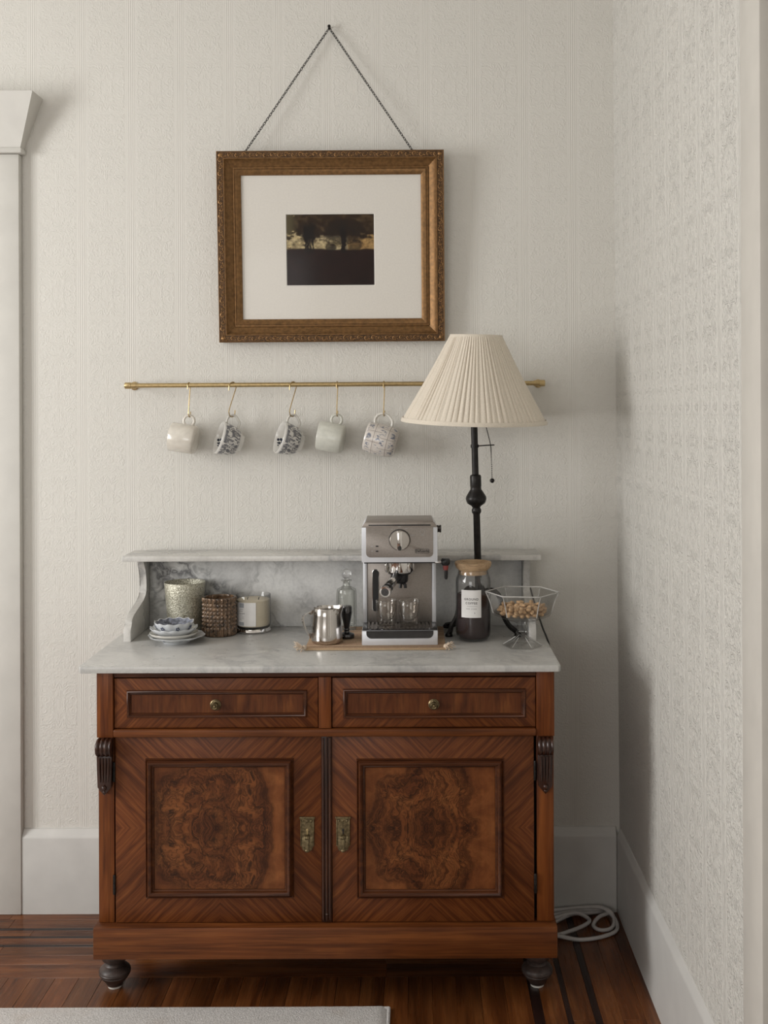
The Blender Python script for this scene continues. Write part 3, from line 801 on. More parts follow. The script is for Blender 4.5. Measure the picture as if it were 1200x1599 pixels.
# marble top, splashback, shelf and scrolled brackets
ZT = 0.8120
b = bmesh.new(); prism(b, [(-0.7985, -0.035), (0.3285, -0.035), (0.3285, -0.529), (0.3225, -0.536), (-0.7925, -0.536), (-0.7985, -0.529)], 0.7960, ZT, 0.0022, axis='Z')
obj('marble_top', b, 'marble', W)
obj('splashback', box(bmesh.new(), -0.7465, 0.2815, -0.0645, -0.042, ZT + .0002, 1.0035, 0.0008), 'marble_back', W)
obj('marble_shelf', box(bmesh.new(), -0.7985, 0.3255, -0.1550, -0.026, 1.0040, 1.0185, 0.0018), 'marble_shelf', W)
bp = [(-0.042, ZT + .0002), (-0.262, ZT + .0002), (-0.263, 0.838), (-0.256, 0.850)]
for k in range(13):
    s = k / 12; bp.append((-0.250 + 0.150 * (s - 0.16 * math.sin(2 * PI * s) / 1.0), 0.856 + 0.062 * s))
bp += [(-0.096, 0.930), (-0.098, 0.950), (-0.106, 0.975), (-0.122, 0.992), (-0.128, 1.0037), (-0.042, 1.0037)]
for x0, x1 in ((-0.7655, -0.7470), (0.2820, 0.3005)):
    obj('bracket', prism(bmesh.new(), bp, x0, x1, 0.0015, axis='X'), 'marble_shelf', W, smooth=30)

# ================================================================== picture
PW, PH = 0.6300, 0.5280
prot = Matrix.Rotation(R(-0.22), 4, 'Y') @ Matrix.Rotation(R(3.3), 4, 'X')
PIC = thing('framed_picture', 'dark landscape print in white mat and carved gilt frame hung from a chain', 'picture', (-0.2425, -0.0045, 1.6010), prot)
hx, = (PW / 2,)
prof = [(0, 0), (0, -.027), (.0015, -.0285), (.0030, -.0270), (.0185, -.0270), (.0195, -.0305), (.0215, -.0305), (.0225, -.0285), (.0300, -.0215), (.0430, -.0150), (.0438, -.0175), (.0470, -.0180), (.0480, -.0150), (.0495, -.0150), (.0505, -.0170), (.0525, -.0165), (.0640, -.0095), (.0645, -.0040)]
fr = obj('gilt_frame', rect_frame(bmesh.new(), -hx, hx, 0, PH, prof), 'gilt', PIC, local=True, smooth=25)
# carved scrolls along the outer band
def motif(bm, m4, k):
    f = 1 if k % 2 else -1
    pts = []
    for i in range(11):
        a = i / 10 * 1.55 * PI; rr = .0068 - .0038 * i / 10
        pts.append((-.0030 + rr * math.cos(a), f * (rr * math.sin(a)) , 0))
    sweep(bm, pts, circ(.0018, 5), mat=m4, scale=[.6, .9] + [1] * 7 + [.9, .5])
    sphere(bm, (-.0030, 0, .0004), .0018, 6, 4, mat=m4)
    sphere(bm, (.0066, f * .0028, 0), .0030, 6, 4, (1.2, .45, .5), mat=m4)
    sphere(bm, (.0060, f * -.0030, 0), .0026, 6, 4, (.8, .5, .5), mat=m4)
b = bmesh.new(); band = .0108; yy = -.0272
nx = 31; nz = 26
base_to_front = Matrix(((1, 0, 0, 0), (0, 0, -1, 0), (0, 1, 0, 0), (0, 0, 0, 1)))     # local z -> -Y
for zc in (band, PH - band):
    for k in range(nx):
        xx = -hx + band + (PW - 2 * band) * (k + .5) / nx
        motif(b, Matrix.Translation((xx, yy, zc)) @ base_to_front, k)
for xc in (-hx + band, hx - band):
    for k in range(nz):
        zz = band + (PH - 2 * band) * (k + .5) / nz
        motif(b, Matrix.Translation((xc, yy, zz)) @ base_to_front @ Matrix.Rotation(R(90), 4, 'Z'), k)
for xc in (-hx + band, hx - band):
    for zc in (band, PH - band): sphere(b, (xc, yy, zc), .0055, 10, 6, (1, .5, 1))
tag(obj('carved_border', b, 'gilt_dark', PIC, local=True), kind='stuff')
obj('border_ground', rect_frame(bmesh.new(), -hx + .0028, hx - .0028, .0028, PH - .0028, [(0, -.0268), (0, -.0274), (.0158, -.0274), (.0158, -.0268)]), 'gilt_recess', PIC, local=True)
ix0, ix1, iz0, iz1 = -hx + .0600, hx - .0600, .0600, PH - .0600
qx0, qx1, qz0, qz1 = -.1275, .1205, .1570, .3570
b = bmesh.new()
box(b, ix0, qx0, -.0052, -.0035, iz0, iz1); box(b, qx1, ix1, -.0052, -.0035, iz0, iz1)
box(b, qx0, qx1, -.0052, -.0035, iz0, qz0); box(b, qx0, qx1, -.0052, -.0035, qz1, iz1)
obj('mat_board', b, 'mat_board', PIC, local=True)
obj('mat_bevel', rect_frame(bmesh.new(), qx0, qx1, qz0, qz1, [(0, -.0035), (0, -.0051), (.0016, -.0036), (.0016, -.0035)]), 'mat_bevel', PIC, local=True)
# the print: a generic dusk landscape, pigment per vertex
NXp, NZp = 132, 106
b = bmesh.new(); cl = b.verts.layers.float_color.new('Col')
grid = []
def fbm(x, y, z=0.0, o=4): return noise.fractal(Vector((x, y, z)), 0.9, 2.1, o)
def lerp(a, c, t): return tuple(p + (q - p) * t for p, q in zip(a, c))
def sst(a, c, x): t = min(1, max(0, (x - a) / (c - a))); return t * t * (3 - 2 * t)
for j in range(NZp + 1):
    row = []
    for i in range(NXp + 1):
        u, v = i / NXp, j / NZp
        q = b.verts.new((qx0 + .0015 + (qx1 - qx0 - .003) * u, -.0032, qz0 + .0015 + (qz1 - qz0 - .003) * v))
        n1 = fbm(u * 5, v * 5); n2 = fbm(u * 16, v * 20, 3.0); n3 = fbm(u * 3, v * 9, 7.0)
        col = lerp((.014, .0075, .0065), (.026, .014, .012), .5 + .5 * n1)                       # dark ground
        sky = lerp((.030, .018, .011), (.075, .048, .024), sst(-.3, .8, n2 + .5 * n1))            # foliage mass above
        sky = lerp(sky, (.12, .10, .055), (1 - sst(.0, .16, u)) * sst(.62, .75, v) * .8)
        hor = .50 + .015 * n1 + .045 * sst(.55, .3, abs(u - .22) * 2) * .3
        glow = sst(hor - .012, hor + .02, v) * (1 - sst(.60 + .09 * n1 + .10 * n2 + (.06 if u < .15 else 0), .72 + .06 * n3 + .10 * n2, v))
        gcol = lerp((.60, .46, .22), (.62, .52, .33), .5 + .5 * n3) if u < .7 else lerp((.42, .24, .09), (.55, .38, .16), .5 + .5 * n3)
        col = lerp(col, sky, sst(hor - .01, hor + .03, v))
        col = lerp(col, gcol, glow * min(1, max(0, .62 + .55 * n2 + .3 * n3)))
        tr = 0.0
        for (cx_, wd) in ((.215, .005), (.240, .008), (.268, .005), (.300, .004), (.650, .022)):
            wv = cx_ + .02 * math.sin(v * 22 + cx_ * 40) * (v - .45) + .016 * n2
            tr = max(tr, 1 - sst(wd, wd + .012, abs(u - wv) - .09 * max(0, v - .60) * (1 + n2)))
        tr *= sst(.44, .47, v) * (1 - sst(.80, .95, v))
        bush = 1 - sst(.055, .075, math.hypot((u - .505), (v - .535) * 1.1) + .012 * n2)
        bush = max(bush, (1 - sst(.06, .09, math.hypot((u - .78), (v - .55)) + .02 * n2)) * .8)
        crown = (1 - sst(.16, .24, math.hypot((u - .66) * .8, v - .74) + .05 * n2)) * .85
        crown = max(crown, (1 - sst(.11, .17, math.hypot((u - .26), v - .74) + .04 * n2)) * .7)
        dk = max(tr, bush * .85, crown * (.55 + .45 * (n2 > 0)))
        col = lerp(col, (.014, .010, .009), min(1, dk))
        q[cl] = (*col, 1)
        row.append(q)
    grid.append(row)
for j in range(NZp):
    for i in range(NXp): b.faces.new([grid[j][i], grid[j][i + 1], grid[j + 1][i + 1], grid[j + 1][i]])
obj('print', b, 'painting', PIC, local=True)
obj('backing', box(bmesh.new(), ix0, ix1, -.0028, -.0010, iz0, iz1), 'void', PIC, local=True)
obj('glass_pane', box(bmesh.new(), ix0 + .001, ix1 - .001, -.0078, -.0068, iz0 + .001, iz1 - .001), 'pane', PIC, local=True)
# chain in two runs from the nail
def link_bm(bm, m4, L_=.0098, w_=.0056, r_=.00095):
    pts = []
    for k in range(12):
        a = 2 * PI * k / 12
        pts.append((w_ / 2 * math.cos(a), 0, L_ / 2 * math.sin(a)))
    sweep(bm, pts, circ(r_, 4), closed=True, mat=m4)
NAIL = Vector((-0.2490, -0.0130, 2.4815))
b = bmesh.new()
for end in (Vector((-0.4825, -0.0310, 2.1320)), Vector((-0.0170, -0.0310, 2.1335))):
    dv = end - NAIL; dist = dv.length; n = int(dist / .0077)
    q = dv.to_track_quat('Z', 'Y').to_matrix().to_4x4()
    for k in range(n + 1):
        p = NAIL + dv * (k / n)
        link_bm(b, Matrix.Translation(p) @ q @ Matrix.Rotation(R(45 + 90 * (k % 2)), 4, 'Z'))
tag(obj('hanging_chain', b, 'dark_metal', PIC), kind='stuff')
b = bmesh.new(); lathe(b, [(0, 0), (.0022, 0), (.0022, .016), (.0045, .0165), (.0045, .0185), (0, .019)], 12, Y_axis((NAIL.x, 0.0, NAIL.z + .0035)))
tag(obj('picture_nail', b, 'dark_metal'), 'small dark nail in the wallpaper holding up the picture chain', 'nail')

# ================================================================== mug rail
RY, RZ = -0.053, 1.4800
def rail_z(x): return RZ + 0.0025 * (x + 0.2335)
RAIL = thing('mug_rail', 'slim horizontal brass rail with capped ends fixed to the wall below the picture', 'rail', (-0.2335, 0.0, RZ), Matrix.Rotation(R(-0.15), 4, 'Y'))
obj('rod', lathe(bmesh.new(), [(0, -.553), (.0063, -.553), (.0063, .553), (0, .553)], 20, X_axis((0, RY, 0))), 'brass', RAIL, local=True)
for s in (-1, 1):
    pr = [(0, 0), (.0079, 0), (.0079, .014), (.0090, .0148), (.0090, .0300), (.0082, .0312), (0, .0312)]
    m4 = X_axis((.551, RY, 0)) if s > 0 else Matrix.Translation((-.551, RY, 0)) @ Matrix.Rotation(R(-90), 4, 'Y')
    c = obj('end_cap', lathe(bmesh.new(), pr, 24, m4), 'brass', RAIL, local=True)
    b = bmesh.new(); lathe(b, [(0, 0), (.012, 0), (.012, .003), (.0065, .0045), (.0055, -RY - .004), (0, -RY - .004)], 20, Y_axis((s * .569, -0.0002, 0)))
    obj('wall_post', b, 'brass', c, local=True)

HOOK_DROP = 0.0885
hook_lab = ['brass S-hook holding the shiny cream mug at the left end', 'brass S-hook holding the blue floral cup nearest the cream mug', 'brass S-hook holding the blue floral cup in the middle of the row',
            'brass S-hook holding the matt grey-green mug', 'brass S-hook holding the panelled cup beside the lampshade']
def s_hook(x, yaw, rt, rb, lean, lab):
    c = Vector((x, RY, rail_z(x) + (rt - .0064 - .0013)*-1 + 0.0))
    # top bow rests on the rod: the wire's inside touches the rod's top
    top = rail_z(x) + .0063 + .0015
    pts = []
    zc = top - rt
    pts.append((-rt, zc - .010))
    for k in range(9):
        a = PI - PI * k / 8
        pts.append((rt * math.cos(a), zc + rt * math.sin(a)))
    zb = rail_z(x) - HOOK_DROP + rb
    pts.append((-rb * .98, zb + .012))
    for k in range(9):
        a = PI + PI * k / 8
        pts.append((rb * math.cos(a), zb + rb * math.sin(a)))
    pts.append((rb * 1.05, zb + .009))
    d = Vector((math.cos(yaw), math.sin(yaw), 0))
    P = []
    for h, z in pts:
        p = Vector((x, RY, z)) + d * h
        p.x += lean * (top - z)
        P.append(p)
    o = obj('s_hook', tube(bmesh.new(), spline(P, 3), .0014, 8), 'brass', None, org=(x, RY, top))
    tag(o, lab, 'hook', 'brass hooks on the mug rail')
    return Vector((x + lean * (top - (zb - rb)), RY, zb - rb + .0014))
hooks = [s_hook(-0.6385, R(78), .0088, .0062, .02, hook_lab[0]), s_hook(-0.5165, R(48), .0128, .0098, -.03, hook_lab[1]), s_hook(-0.3490, R(50), .0128, .0095, -.03, hook_lab[2]),
         s_hook(-0.2273, R(82), .0088, .0062, .0, hook_lab[3]), s_hook(-0.0972, R(80), .0088, .0062, .0, hook_lab[4])]

def basis(mouth, side):
    z = Vector(mouth).normalized(); x = (Vector(side) - z * z.dot(Vector(side))).normalized(); y = z.cross(x)
    return Matrix(((x.x, y.x, z.x), (x.y, y.y, z.y), (x.z, y.z, z.z))).to_4x4()

def hang(contact, point, rot):
    return Vector(point) - rot.to_3x3() @ Vector(contact)

def mug(hook, kind, tilt, yaw, lab):
    """upright in its own space: mouth +Z, handle on +X"""
    mouth = Vector((-math.cos(R(tilt)) * math.cos(R(yaw)), -math.sin(R(yaw)) * math.cos(R(tilt)), math.sin(R(tilt))))
    rot = basis(mouth, (0, 0, 1))
    if kind == 'straight':
        r, h, tk = .0405, .073, .003
        prof = [(0, .0015), (r - .008, .0), (r - .003, .002), (r - .0005, .008), (r, .02), (r, h - .002), (r - tk / 2, h), (r - tk, h - .002), (r - tk, .010), (r - .010, .0055), (0, .005)]
        hz, hr, hw = .030, .0150, .0032
        hp = [(r - .001 + hr * (1 + math.cos(a)) * .93, hz + hr * 1.0 * math.sin(a)) for a in [PI * (1.0 - k / 10.0) for k in range(-0, 21)]]
        hp = [(r + .0095 + hr * math.cos(a), hz + hr * math.sin(a)) for a in [R(222 - 444 * k / 24 + 0) for k in range(25)]]
        top = r + .0095 + hr - hw
    elif kind == 'cup':
        r, h, tk = .0460, .066, .0026
        prof = [(0, .0035), (.020, .0035), (.0205, .0), (.0235, .0), (.0245, .004), (.0310, .010), (.0385, .022), (.0425, .036), (.0448, .052), (r, h - .001), (r - tk / 2, h), (r - tk, h - .001), (.0420, .052), (.0400, .037), (.0360, .024), (.0290, .013), (.0200, .0085), (0, .008)]
        hz, hw = .036, .0026
        hp = [(.0440, .055), (.0530, .0565), (.0630, .054), (.0690, .046), (.0690, .037), (.0630, .029), (.0530, .021), (.0380, .021)]
        top = .0682 - hw; hz = .0470
    else:
        r, h, tk = .0445, .088, .003
        prof = [(0, .002), (.030, .0), (.0355, .003), (.0405, .012), (.0435, .028), (.0445, .046), (.0435, .064), (.0410, .080), (.0402, h - .001), (.0388, h), (.0372, h - .001), (.0405, .064), (.0412, .046), (.0405, .028), (.0370, .012), (.030, .006), (0, .005)]
        hz, hw = .049, .0036
        hp = [(.0415, .073), (.0520, .0755), (.0640, .071), (.0715, .060), (.0715, .048), (.0660, .036), (.0560, .027), (.0430, .026)]
        top = .0715 - hw; hz = .054
    loc = hang((top, 0, hz), hook, rot)
    o = thing('mug' if kind != 'cup' else 'teacup', lab, 'mug' if kind != 'cup' else 'cup', loc, rot, 'mugs on the brass rail')
    return o, prof, hp, hw, h, r
def mug_parts(a, body_mat, handle_mat, flat=False):
    o, prof, hp, hw, h, r = a
    obj('body', lathe(bmesh.new(), prof, 56), body_mat, o, local=True, smooth=60)
    P = [(x, 0, z) for x, z in hp]
    if len(P) < 12: P = spline(P, 5)
    obj('handle', sweep(bmesh.new(), P, circ(hw, 10, 1.5 if flat else 1.2), up=(0, 1, 0) if False else None), handle_mat, o, local=True, smooth=60)
    return o
mug_parts(mug(hooks[0], 'straight', 9, -3, 'shiny cream cylindrical mug with ring handle, leftmost on the brass rail'), 'cream', 'cream')
for k, lab in ((1, 'blue and white floral teacup hanging next to the shiny cream mug'), (2, 'blue and white floral teacup hanging next to the matt grey-green mug')):
    o = mug_parts(mug(hooks[k], 'cup', 17, 22, lab), 'blue_floral', 'porcelain_cream', True)
    b = bmesh.new(); rr = random.Random(5)
    for q in range(15):
        a = R(106) + rr.uniform(-.34, .34) * (.6 + .4 * rr.random()); zz = .043 + rr.uniform(-.013, .013); rr_ = .0402 + (zz - .037) * .115 - .0002
        sphere(b, (0, 0, 0), .0021 + .0022 * rr.random(), 8, 6, mat=Matrix.Rotation(a, 4, 'Z') @ Matrix.Translation((rr_, 0, zz)) @ Matrix.Diagonal((.14, 1, 1, 1)))
    obj('painted_flower', b, 'navy', o, local=True)['kind'] = 'stuff'
mug_parts(mug(hooks[3], 'straight', 10, -3, 'matt grey-green cylindrical mug with ring handle, fourth from left on the rail'), 'sage', 'sage')
mug_parts(mug(hooks[4], 'tall', 15, -6, 'tall rounded pinkish cup with panelled blue sprigs hanging beside the lampshade'), 'panelled', 'porcelain_cream')

# ================================================================== woven mat
b = bmesh.new(); box(b, -0.1755, 0.1755, -0.146, 0.132, 0.0004, 0.0046, 0.0012)
MT = thing('woven_mat', 'brown striped woven table mat with cream corner tassels under the espresso machine', 'mat', (-0.1115, -0.2260, ZT))
obj('cloth', b, 'woven', MT, local=True)
rr = random.Random(11)
for cx, cy, dx, dy in ((-0.1755, -0.143, -.8, -.5), (0.1755, -0.134, .5, -.5)):
    b = bmesh.new()
    sphere(b, (cx + dx * .001, cy + dy * .001, .0070), .0066, 10, 8)
    for k in range(22):
        a = rr.uniform(-.9, .9); L_ = rr.uniform(.014, .026)
        d = Vector((dx, dy, 0)).normalized(); d.rotate(Matrix.Rotation(a, 3, 'Z'))
        p0 = Vector((cx + dx * .003, cy + dy * .002, .006)); z1 = rr.uniform(.0018, .018)
        tube(b, [p0, p0 + d * L_ * .5 + Vector((0, 0, z1 * .5)), Vector((p0.x + d.x * L_, p0.y + d.y * L_, max(.0018, z1 * 1.3 - .002)))], .0013, 5)
    obj('tassel', b, 'tassel', MT, local=True)
ZM = ZT + 0.0046

# ================================================================== espresso machine
EM = thing('espresso_machine', 'silver and steel espresso machine with round dial and portafilter standing on the woven mat', 'coffee machine', (-0.0505, -0.3365, ZM + .0003), Matrix.Rotation(R(1.2), 4, 'Z'))
def em(name, bm, mat, parent=EM, **k): return obj(name, bm, mat, parent, local=True, **k)
HW = .0955
b = bmesh.new(); box(b, -HW, HW, 0.0, .245, 0, .0365, .0022)
em('base', b, 'silver')
b = prism(bmesh.new(), rrect(-.0845, .0845, .0175, .0362, .0130, 6, (1, 1, 0, 0)), -.0008, .003)
em('drip_tray_window', b, 'dark_chrome')
b = bmesh.new(); box(b, -.0945, .0945, .0025, .108, .0367, .0385, .0006)
for k in range(17): box(b, -.080 + .0100 * k - .0032, -.080 + .0100 * k + .0032, .010, .102, .0386, .0400, .0004, 1)
em('drip_grate', b, 'dark_chrome')
b = bmesh.new(); box(b, -.0850, .0850, .1090, .172, .0367, .2050, .001)
em('tower', b, 'steel')
for s in (-1, 1):
    em('side_column', box(bmesh.new(), s * .0900 - .0052, s * .0900 + .0052, .1030, .172, .0367, .2050, .0018), 'silver')
# head: a silver U round a steel fascia, trimmed on top
b = prism(bmesh.new(), [(-HW, .2085), (HW, .2085), (HW, .2945), (HW - .008, .3085), (HW - .010, .3090), (-HW + .010, .3090), (-HW + .008, .3085), (-HW, .2945)], 0.0, .165, .0016)
hd = em('head', b, 'silver')
b = prism(bmesh.new(), rrect(-.0845, .0845, .2215, .2985, .0110, 6, (1, 1, 0, 0)), -.0011, .004, .0004)
em('fascia', b, 'steel', hd)
b = bmesh.new()
prism(b, [(-HW + .0005, .2966), (HW - .0005, .2966), (HW - .0085, .3092), (-HW + .0085, .3092)], -.0014, .010, .0006)
box(b, -HW + .010, HW - .010, .004, .160, .3086, .3110, .0012)
em('top_trim', b, 'top_trim', hd)
b = box(bmesh.new(), -.0780, .0780, -.0024, -.0012, .3005, .3035, .0003)
em('top_slot', b, 'black', hd)
b = box(bmesh.new(), -HW + .006, HW - .006, .004, .160, .2055, .2083)
em('head_underside', b, 'black', hd)
KZ = .2655
b = lathe(bmesh.new(), [(0, 0), (.0268, 0), (.0268, .0015), (.0, .0016)], 48, Y_axis((0, -.0012, KZ)))
em('dial_rim', b, 'black', hd)
b = lathe(bmesh.new(), [(0, 0), (.0252, 0), (.0252, .0105), (.0238, .0125), (0, .0128)], 48, Y_axis((0, -.0027, KZ)))
box(b, -.0062, .0062, -.0245, -.0150, KZ - .0240, KZ + .0240, .0022)
kn = em('dial', b, 'chrome', hd)
em('dial_pointer', prism(bmesh.new(), rrect(-.0050, .0050, KZ - .0242, KZ - .0130, .004, 4, (1, 1, 1, 1)), -.0256, -.0246), 'dark_chrome', hd)
for z in (.2495, .2370):
    em('indicator', box(bmesh.new(), -.0600, -.0535, -.0030, -.0012, z - .0016, z + .0016, .0005), 'black', hd)
b = bmesh.new()
for x, z, l_ in ((-.0700, .2495, .006), (-.0690, .2370, .005)): box(b, x - l_ / 2, x + l_ / 2, -.0016, -.0011, z - .0008, z + .0008)
for a, l_ in ((125, .005), (90, .007), (60, .006), (20, .010)):
    px, pz = .0335 * math.cos(R(a)), KZ + .0325 * math.sin(R(a)); box(b, px - l_ / 2, px + l_ / 2, -.0016, -.0011, pz - .0007, pz + .0007)
box(b, .0530, .0620, -.0016, -.0011, .2766, .2774)
lathe(b, [(.0056, 0), (.0062, 0), (.0062, .0004), (.0056, .0004)], 24, Y_axis((.0575, -.0011, .2850)), close=True)
tag(em('control_marks', b, 'print_soft', hd), kind='stuff')
# maker's badge: the name inside an oblong outline
b = bmesh.new(); bx, bz = .0570, .2365
outer, inner = rrect(bx - .0180, bx + .0180, bz - .0056, bz + .0056, .0036, 5), rrect(bx - .0170, bx + .0170, bz - .0047, bz + .0047, .0030, 5)
t = bmesh.new(); A = [t.verts.new((p[0], -.0016, p[1])) for p in outer]; Bq = [t.verts.new((p[0], -.0016, p[1])) for p in inner]
for k in range(len(A)): t.faces.new([A[k], A[(k + 1) % len(A)], Bq[(k + 1) % len(A)], Bq[k]])
merge(b, t)
tb = text_bm("De'Longhi", .0080, Matrix.Translation((bx, -.0017, bz)), bold=0.04)
merge(b, tb)
tag(em('maker_badge', b, 'print', hd), kind='stuff')
b = bmesh.new()
lathe(b, [(0, 0), (.0095, 0), (.0095, .004), (.0085, .0045), (.0085, .0068), (.0098, .0072), (.0098, .0115), (0, .012)], 24, X_axis((HW, .060, .2860)))
em('steam_dial', b, 'dark_chrome', hd)
# group head and portafilter
b = lathe(bmesh.new(), [(0, .2080), (.0375, .2080), (.0375, .1790), (.0362, .1765), (0, .1765)], 44, Matrix.Translation((0, .062, 0)))
for k in range(10):
    a = 2 * PI * k / 10
    box(b, -.0022, .0022, -.0392, -.0368, .1800, .2060, .0006, 1, Matrix.Translation((0, .062, 0)) @ Matrix.Rotation(a, 4, 'Z'))
em('group_head', b, 'chrome')
b = lathe(bmesh.new(), [(0, .1763), (.0290, .1763), (.0290, .1720), (.0225, .1690), (.0215, .1520), (.0180, .1480), (0, .1475)], 40, Matrix.Translation((0, .062, 0)))
for s in (-1, 1): sweep(b, [(.006 + s * .002, .056, .150), (.008 + s * .006, .054, .143), (.008 + s * .0065, .054, .1355)], circ(.0042, 10))
pf = em('portafilter', b, 'black')
h0, h1 = Vector((-.006, .048, .1690)), Vector((-.0355, -.060, .1455))
def along(a, c, t): return a + (c - a) * t
hb = sweep(bmesh.new(), [along(h0, h1, t) for t in (0, .12, .2, .35, .6, .85, .97)], circ(.0115, 16), scale=[1.25, 1.25, .95, .95, 1.0, 1.1, 1.1])
em('handle', hb, 'black', pf)
hb = sweep(bmesh.new(), [along(h0, h1, t) for t in (.42, .60, .80)], circ(.0122, 16), scale=[.95, 1.0, 1.08])
em('handle_sleeve', hb, 'chrome', pf)
q = (h1 - h0).to_track_quat('Z', 'Y').to_matrix().to_4x4()
hb = lathe(bmesh.new(), [(0, -.006), (.0142, -.006), (.0148, 0), (.0138, .004), (.0100, .0045), (.0095, .0025), (.0040, .0025), (.0030, .0045), (0, .005)], 28, Matrix.Translation(h1) @ q)
em('handle_end', hb, 'chrome', pf)
em('handle_emblem', lathe(bmesh.new(), [(0, .0046), (.0098, .0046), (.0095, .0052), (.0045, .0052), (.0040, .0060), (0, .0062)], 24, Matrix.Translation(h1) @ q), 'dark_chrome', pf)
# water window, steam wand
b = prism(bmesh.new(), rrect(-.0720, -.0535, .0660, .1760, .0090, 8), .1080, .1095, .0004)
em('water_window_rim', b, 'chrome')
b = prism(bmesh.new(), rrect(-.0708, -.0547, .0672, .1748, .0080, 8), .1073, .1092)
em('water_window', b, 'black')
b = tube(bmesh.new(), spline([(.078, .070, .2055), (.085, .066, .2015), (.094, .062, .2000), (.112, .060, .2005)], 5), .0036, 10)
wd = em('steam_wand', b, 'chrome')
b = bmesh.new(); lathe(b, [(0, .192), (.0085, .192), (.0118, .197), (.0120, .205), (.0095, .210), (0, .2105)], 20, Matrix.Translation((.1180, .060, 0)))
em('wand_knob', b, 'black', wd)
em('wand_ring', lathe(bmesh.new(), [(0, .192), (.0066, .192), (.0072, .188), (.0060, .180), (0, .180)], 16, Matrix.Translation((.1185, .060, 0))), 'red', wd)
em('wand_tip', lathe(bmesh.new(), [(0, .180), (.0050, .180), (.0042, .160), (.0028, .156), (0, .156)], 14, Matrix.Translation((.1195, .060, 0))), 'black', wd)

# glasses on the drip grate
ZG = ZM + .0003 + .0400
def espresso_glass(x, y, lab):
    o = thing('espresso_glass', lab, 'glass', (x, y, ZG + .0003), group='espresso glasses under the portafilter')
    outer = [(0, .0), (.0205, .0), (.0230, .0022), (.0252, .012), (.0268, .030), (.0276, .050), (.0279, .0630)]
    inner = [(.0268, .0638), (.0258, .0625), (.0248, .050), (.0235, .036), (.0205, .024), (.0150, .0160), (.0080, .0125), (0, .0120)]
    obj('wall', lathe(bmesh.new(), outer + inner, 44), 'cup_glass', o, local=True, smooth=60)
    obj('rim', lathe(bmesh.new(), [(.0272 + .0010 * math.cos(a), .0632 + .0010 * math.sin(a)) for a in [2 * PI * k / 8 for k in range(8)]], 44, close=True), 'solid_glass', o, local=True, smooth=60)
espresso_glass(-0.0855, -0.2790, 'double-walled glass cup on the drip tray, left one under the handle')
espresso_glass(-0.0275, -0.2800, 'double-walled glass cup on the drip tray, right one under the spouts')

# ================================================================== milk jug, tamper, decanter
J = thing('milk_jug', 'polished steel milk frothing jug with strap handle on the woven mat', 'jug', (-0.2370, -0.2960, ZM + .0003))
def spout(a, r, z, i):
    k = max(0.0, math.cos(a - R(20))) ** 14 * sst(.055, .088, z)
    return r + .0085 * k, z + .0045 * k
b = lathe(bmesh.new(), [(0, .001), (.0355, 0), (.0392, .003), (.0400, .009), (.0398, .018), (.0375, .045), (.0352, .070), (.0350, .0875), (.0342, .0885), (.0336, .0875), (.0340, .070), (.0365, .045), (.0388, .018), (.0380, .006), (0, .004)], 64, rad=spout)
obj('body', b, 'jug_steel', J, local=True, smooth=60)
b = sweep(bmesh.new(), spline([(-.0345, -.012, .0780), (-.0450, -.018, .0790), (-.0560, -.024, .0745), (-.0590, -.026, .0620), (-.0530, -.025, .0400), (-.0440, -.020, .0220), (-.0385, -.014, .0200)], 6), rectsec(.0070, .0010), up=(-.9, -.4, .2))
obj('handle', b, 'jug_steel', J, local=True)
T = thing('tamper', 'small coffee tamper with dark waisted handle standing behind the steel jug', 'tamper', (-0.1905, -0.2440, ZM + .0003))
obj('base', lathe(bmesh.new(), [(0, 0), (.0195, 0), (.0200, .002), (.0200, .009), (.0185, .0115), (.0085, .015), (.0065, .019), (.0085, .0225), (.0065, .0260), (0, .026)], 32), 'dark_chrome', T, local=True)
obj('handle', lathe(bmesh.new(), [(0, .0262), (.0070, .0262), (.0085, .036), (.0115, .050), (.0135, .064), (.0138, .0655), (0, .0655)], 28), 'black', T, local=True)
obj('ferrule', lathe(bmesh.new(), [(0, .0657), (.0140, .0657), (.0142, .080), (.0125, .0835), (0, .084)], 28), 'dark_chrome', T, local=True)
D = thing('decanter', 'small ribbed glass decanter with ball stopper between jug and espresso machine', 'decanter', (-0.1985, -0.1260, ZM + .0003))
def ribs(a, r, z, i): return (r * (1 + (.022 * math.cos(28 * a) if .006 < z < .092 and i < 9 else 0)), z)
b = lathe(bmesh.new(), [(0, 0), (.0255, 0), (.0268, .003), (.0268, .012), (.0268, .050), (.0268, .090), (.0268, .102), (.0255, .108), (.0160, .1125), (.0102, .117), (.0096, .126), (.0105, .1285), (.0140, .130), (.0140, .133), (.0090, .1335), (.0075, .130), (.0075, .117), (.0150, .108), (.0225, .103), (.0235, .012), (.0200, .009), (0, .009)], 112, rad=ribs)
obj('bottle', b, 'cut_glass', D, local=True, smooth=50)
b = bmesh.new(); sphere(b, (0, 0, .1485), .0133, 28, 18); lathe(b, [(0, .116), (.0060, .116), (.0070, .1332), (.0085, .1340), (.0060, .1365), (0, .1370)], 20)
obj('stopper', b, 'solid_glass', D, local=True, smooth=60)

